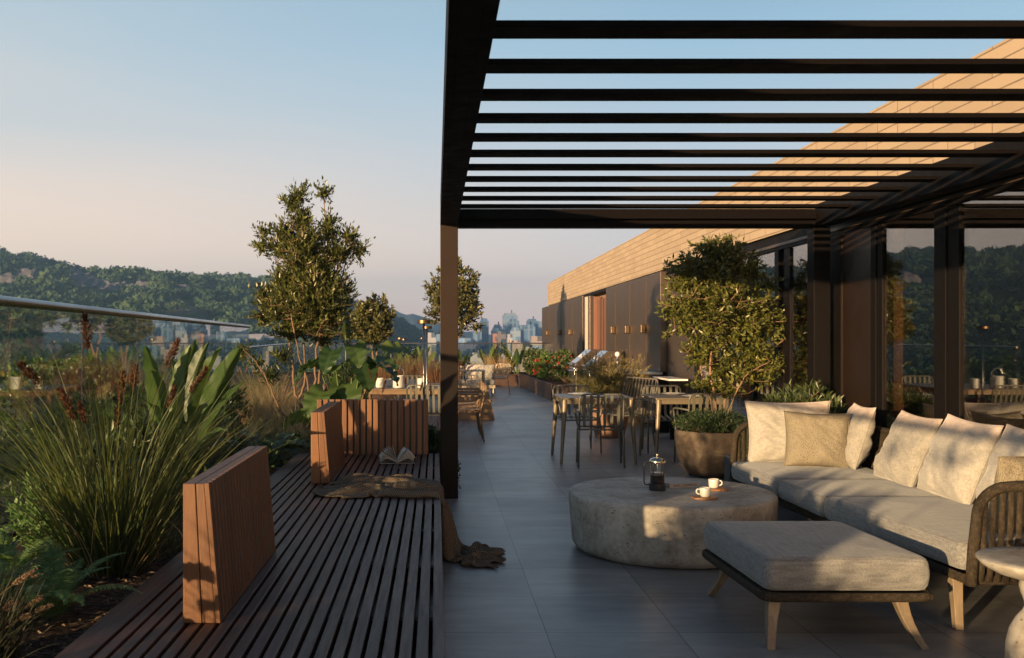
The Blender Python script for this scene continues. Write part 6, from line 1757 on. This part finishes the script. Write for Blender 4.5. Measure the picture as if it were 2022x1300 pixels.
CITY = [  # px0, px1, ytop, Y, style, label, crown
 (934, 951, 655, 760, 'steel', 'ribbed blue tower rising out of the round tree on the right', 0),
 (948, 965, 629, 900, 'blue', 'dark blue tower just right of the round tree', 1),
 (971, 987, 648, 880, 'blue', 'mid blue tower left of the tallest pale tower', 1),
 (975, 991, 641, 980, 'steel', 'stepped blue tower peeking over its neighbour left of the tallest tower', 2),
 (974, 981, 659, 700, 'orange', 'thin orange brick tower', 0),
 (980, 999, 655, 740, 'dark', 'dark glass tower beside the thin orange one', 0),
 (988, 999, 647, 900, 'pale', 'pale blue tower behind the dark glass one', 1),
 (994, 1022, 618, 1350, 'pale', 'tallest hazy pale tower with a stepped top', 2),
 (1004, 1025, 630, 1150, 'steel', 'blue tower overlapping the right side of the tallest tower', 1),
 (1009, 1028, 647, 780, 'pale', 'light grey blue slab tower in front of the tallest one', 1),
 (1003, 1012, 660, 640, 'white', 'slim white slab tower below the tallest one', 0),
 (1026, 1036, 642, 1000, 'steel', 'narrow blue grey tower in the middle of the right group', 0),
 (1036, 1057, 641, 900, 'steel', 'broad ribbed steel blue tower with a slanted crown', 2),
 (1041, 1062, 630, 1200, 'blue', 'dark blue tower with antennas at the right', 2),
 (1060, 1076, 634, 1250, 'pale', 'pale lilac tower cut off by the bronze wall', 0),
 (1050, 1072, 664, 700, 'beige', 'brownish grey block right of the far lamp', 0),
 (1048, 1075, 682, 520, 'steel', 'lower blue block nearest the bronze wall', 0),
 (1040, 1050, 685, 500, 'white', 'small white block in the lower right of the skyline', 0),
 (1012, 1032, 673, 560, 'beige', 'wide beige block below the light grey slab', 1),
 (1022, 1042, 690, 480, 'beige', 'reddish beige low block behind the paddle plants', 0),
 (930, 955, 697, 430, 'white', 'white block with dark windows just right of the round tree trunk', 1),
 (1006, 1020, 705, 330, 'white', 'plain white house right above the dry far grass', 0),
 (842, 861, 657, 620, 'white', 'white tower with a window grid left of the pergola post', 1),
 (861, 876, 660, 660, 'steel', 'grey blue tower half hidden by the pergola post', 0),
 (905, 930, 668, 720, 'pale', 'pale block behind the lower right of the round tree', 0),
 (880, 908, 672, 800, 'steel', 'hazy blue block behind the round tree', 0)]
def building(px0, px1, ytop, Y, style, label, crown, name='city_tower', group='towers of the city skyline', zb=-24.0):
    x0, x1 = (px0 - CX) * Y / F, (px1 - CX) * Y / F; w_ = x1 - x0; dp = max(6, w_ * .9); top = H - (ytop - CY) * Y / F
    t = thing(name, label, 'building', ((x0 + x1) / 2, Y + dp / 2, zb), 0, group)
    hh = top - zb; hs = hh * (.965 if crown else 1)
    MB().box(-w_/2, w_/2, -dp/2, dp/2, 0, hs).build('tower_body', TM[style], t)
    if crown: MB().box(-w_*.36, w_*.36, -dp*.36, dp*.36, hs + .01, hh).build('roof_block', TM[style], t)
    if crown == 2:
        MB().box(-w_*.42, -w_*.1, -dp*.3, dp*.1, hs + .01, hs + hh * .02).build('roof_step', TM['dark'], t)
        MB().tube([(w_*.12, 0, hh - .1), (w_*.12, 0, hh + hh * .05)], .35, 5).build('antenna', M['dark_metal'], t)
    return t
for c in CITY: building(*c[:3], c[3] * .58, *c[4:])   # compact model of the far city
rr = random.Random(12)
def ordw(i): return ords[i] if i < 20 else 'twentieth' if 0 else ('twenty ' + ords[i - 20] if i < 29 else 'thirtieth' if i == 29 else 'thirty ' + ords[i - 30])
ords = ['first', 'second', 'third', 'fourth', 'fifth', 'sixth', 'seventh', 'eighth', 'ninth', 'tenth', 'eleventh', 'twelfth', 'thirteenth', 'fourteenth', 'fifteenth', 'sixteenth', 'seventeenth', 'eighteenth', 'nineteenth', 'twentieth']
for i in range(34):
    px = 760 + i * 9.6 + rr.uniform(-3, 3); Y = rr.uniform(230, 420); wpx = rr.uniform(7, 15); hpx = rr.uniform(10, 17) * 60 / Y * 8
    zb = -24; ground = CY + (H + 24) * F / Y
    st = rr.choice(['white', 'beige', 'white', 'pale', 'orange', 'dark'])
    building(px, px + wpx, rr.uniform(692, 730), Y, st, 'low %s block below the skyline, %s from the left' % ({'white': 'white', 'beige': 'beige', 'pale': 'pale grey', 'orange': 'brick red', 'dark': 'dark'}[st], ordw(i)), rr.choice([0, 0, 1]), 'city_block', 'low blocks below the skyline')
# houses among the trees of the valley, left
def house(x, y, w_, d_, h_, rz, col, roof, label):
    z = float(terr_h(x, y)) - .5
    t = thing('house', label, 'house', (x, y, z), rz, 'houses in the valley')
    MB().box(-w_/2, w_/2, -d_/2, d_/2, 0, h_).build('wall', TM[col], t)
    mb = MB(); mb.add([(-w_/2-.5, -d_/2-.5, h_), (w_/2+.5, -d_/2-.5, h_), (w_/2+.5, d_/2+.5, h_), (-w_/2-.5, d_/2+.5, h_), (-w_/2-.5, 0, h_ + d_*.3), (w_/2+.5, 0, h_ + d_*.3)], [(0, 1, 5, 4), (2, 3, 4, 5), (0, 4, 3), (1, 2, 5), (0, 3, 2, 1)])
    mb.build('roof', roof, t)
for i in range(14):
    px = -20 + i * 42 + rr.uniform(-12, 12); want = rr.uniform(684, 722)
    Y = 120.0
    while Y < 420 and CY + (H - float(terr_h((px - CX) * Y / F, Y))) * F / Y > want: Y += 4
    house((px - CX) * Y / F, Y, rr.uniform(6, 11), rr.uniform(6, 8), rr.uniform(4, 6), rr.uniform(-.5, .5), rr.choice(['white', 'beige', 'pale']), rr.choice([M['roof_grey'], M['terracotta'], M['steel_roof'], M['steel_roof']]), 'gabled house among the trees of the valley, %s from the left' % ordw(i))
# ------------------------------------------------------------------ air
hz = NT('haze'); hz.t.links.new(hz.n('VolumePrincipled', {'Color': (.32, .63, 1.0, 1), 'Density': HAZE, 'Anisotropy': .3}), hz.out.inputs[1])
tag(MB().box(-2300, 2300, -60, 2050, -30, 120).build('haze', hz.m), kind='stuff')
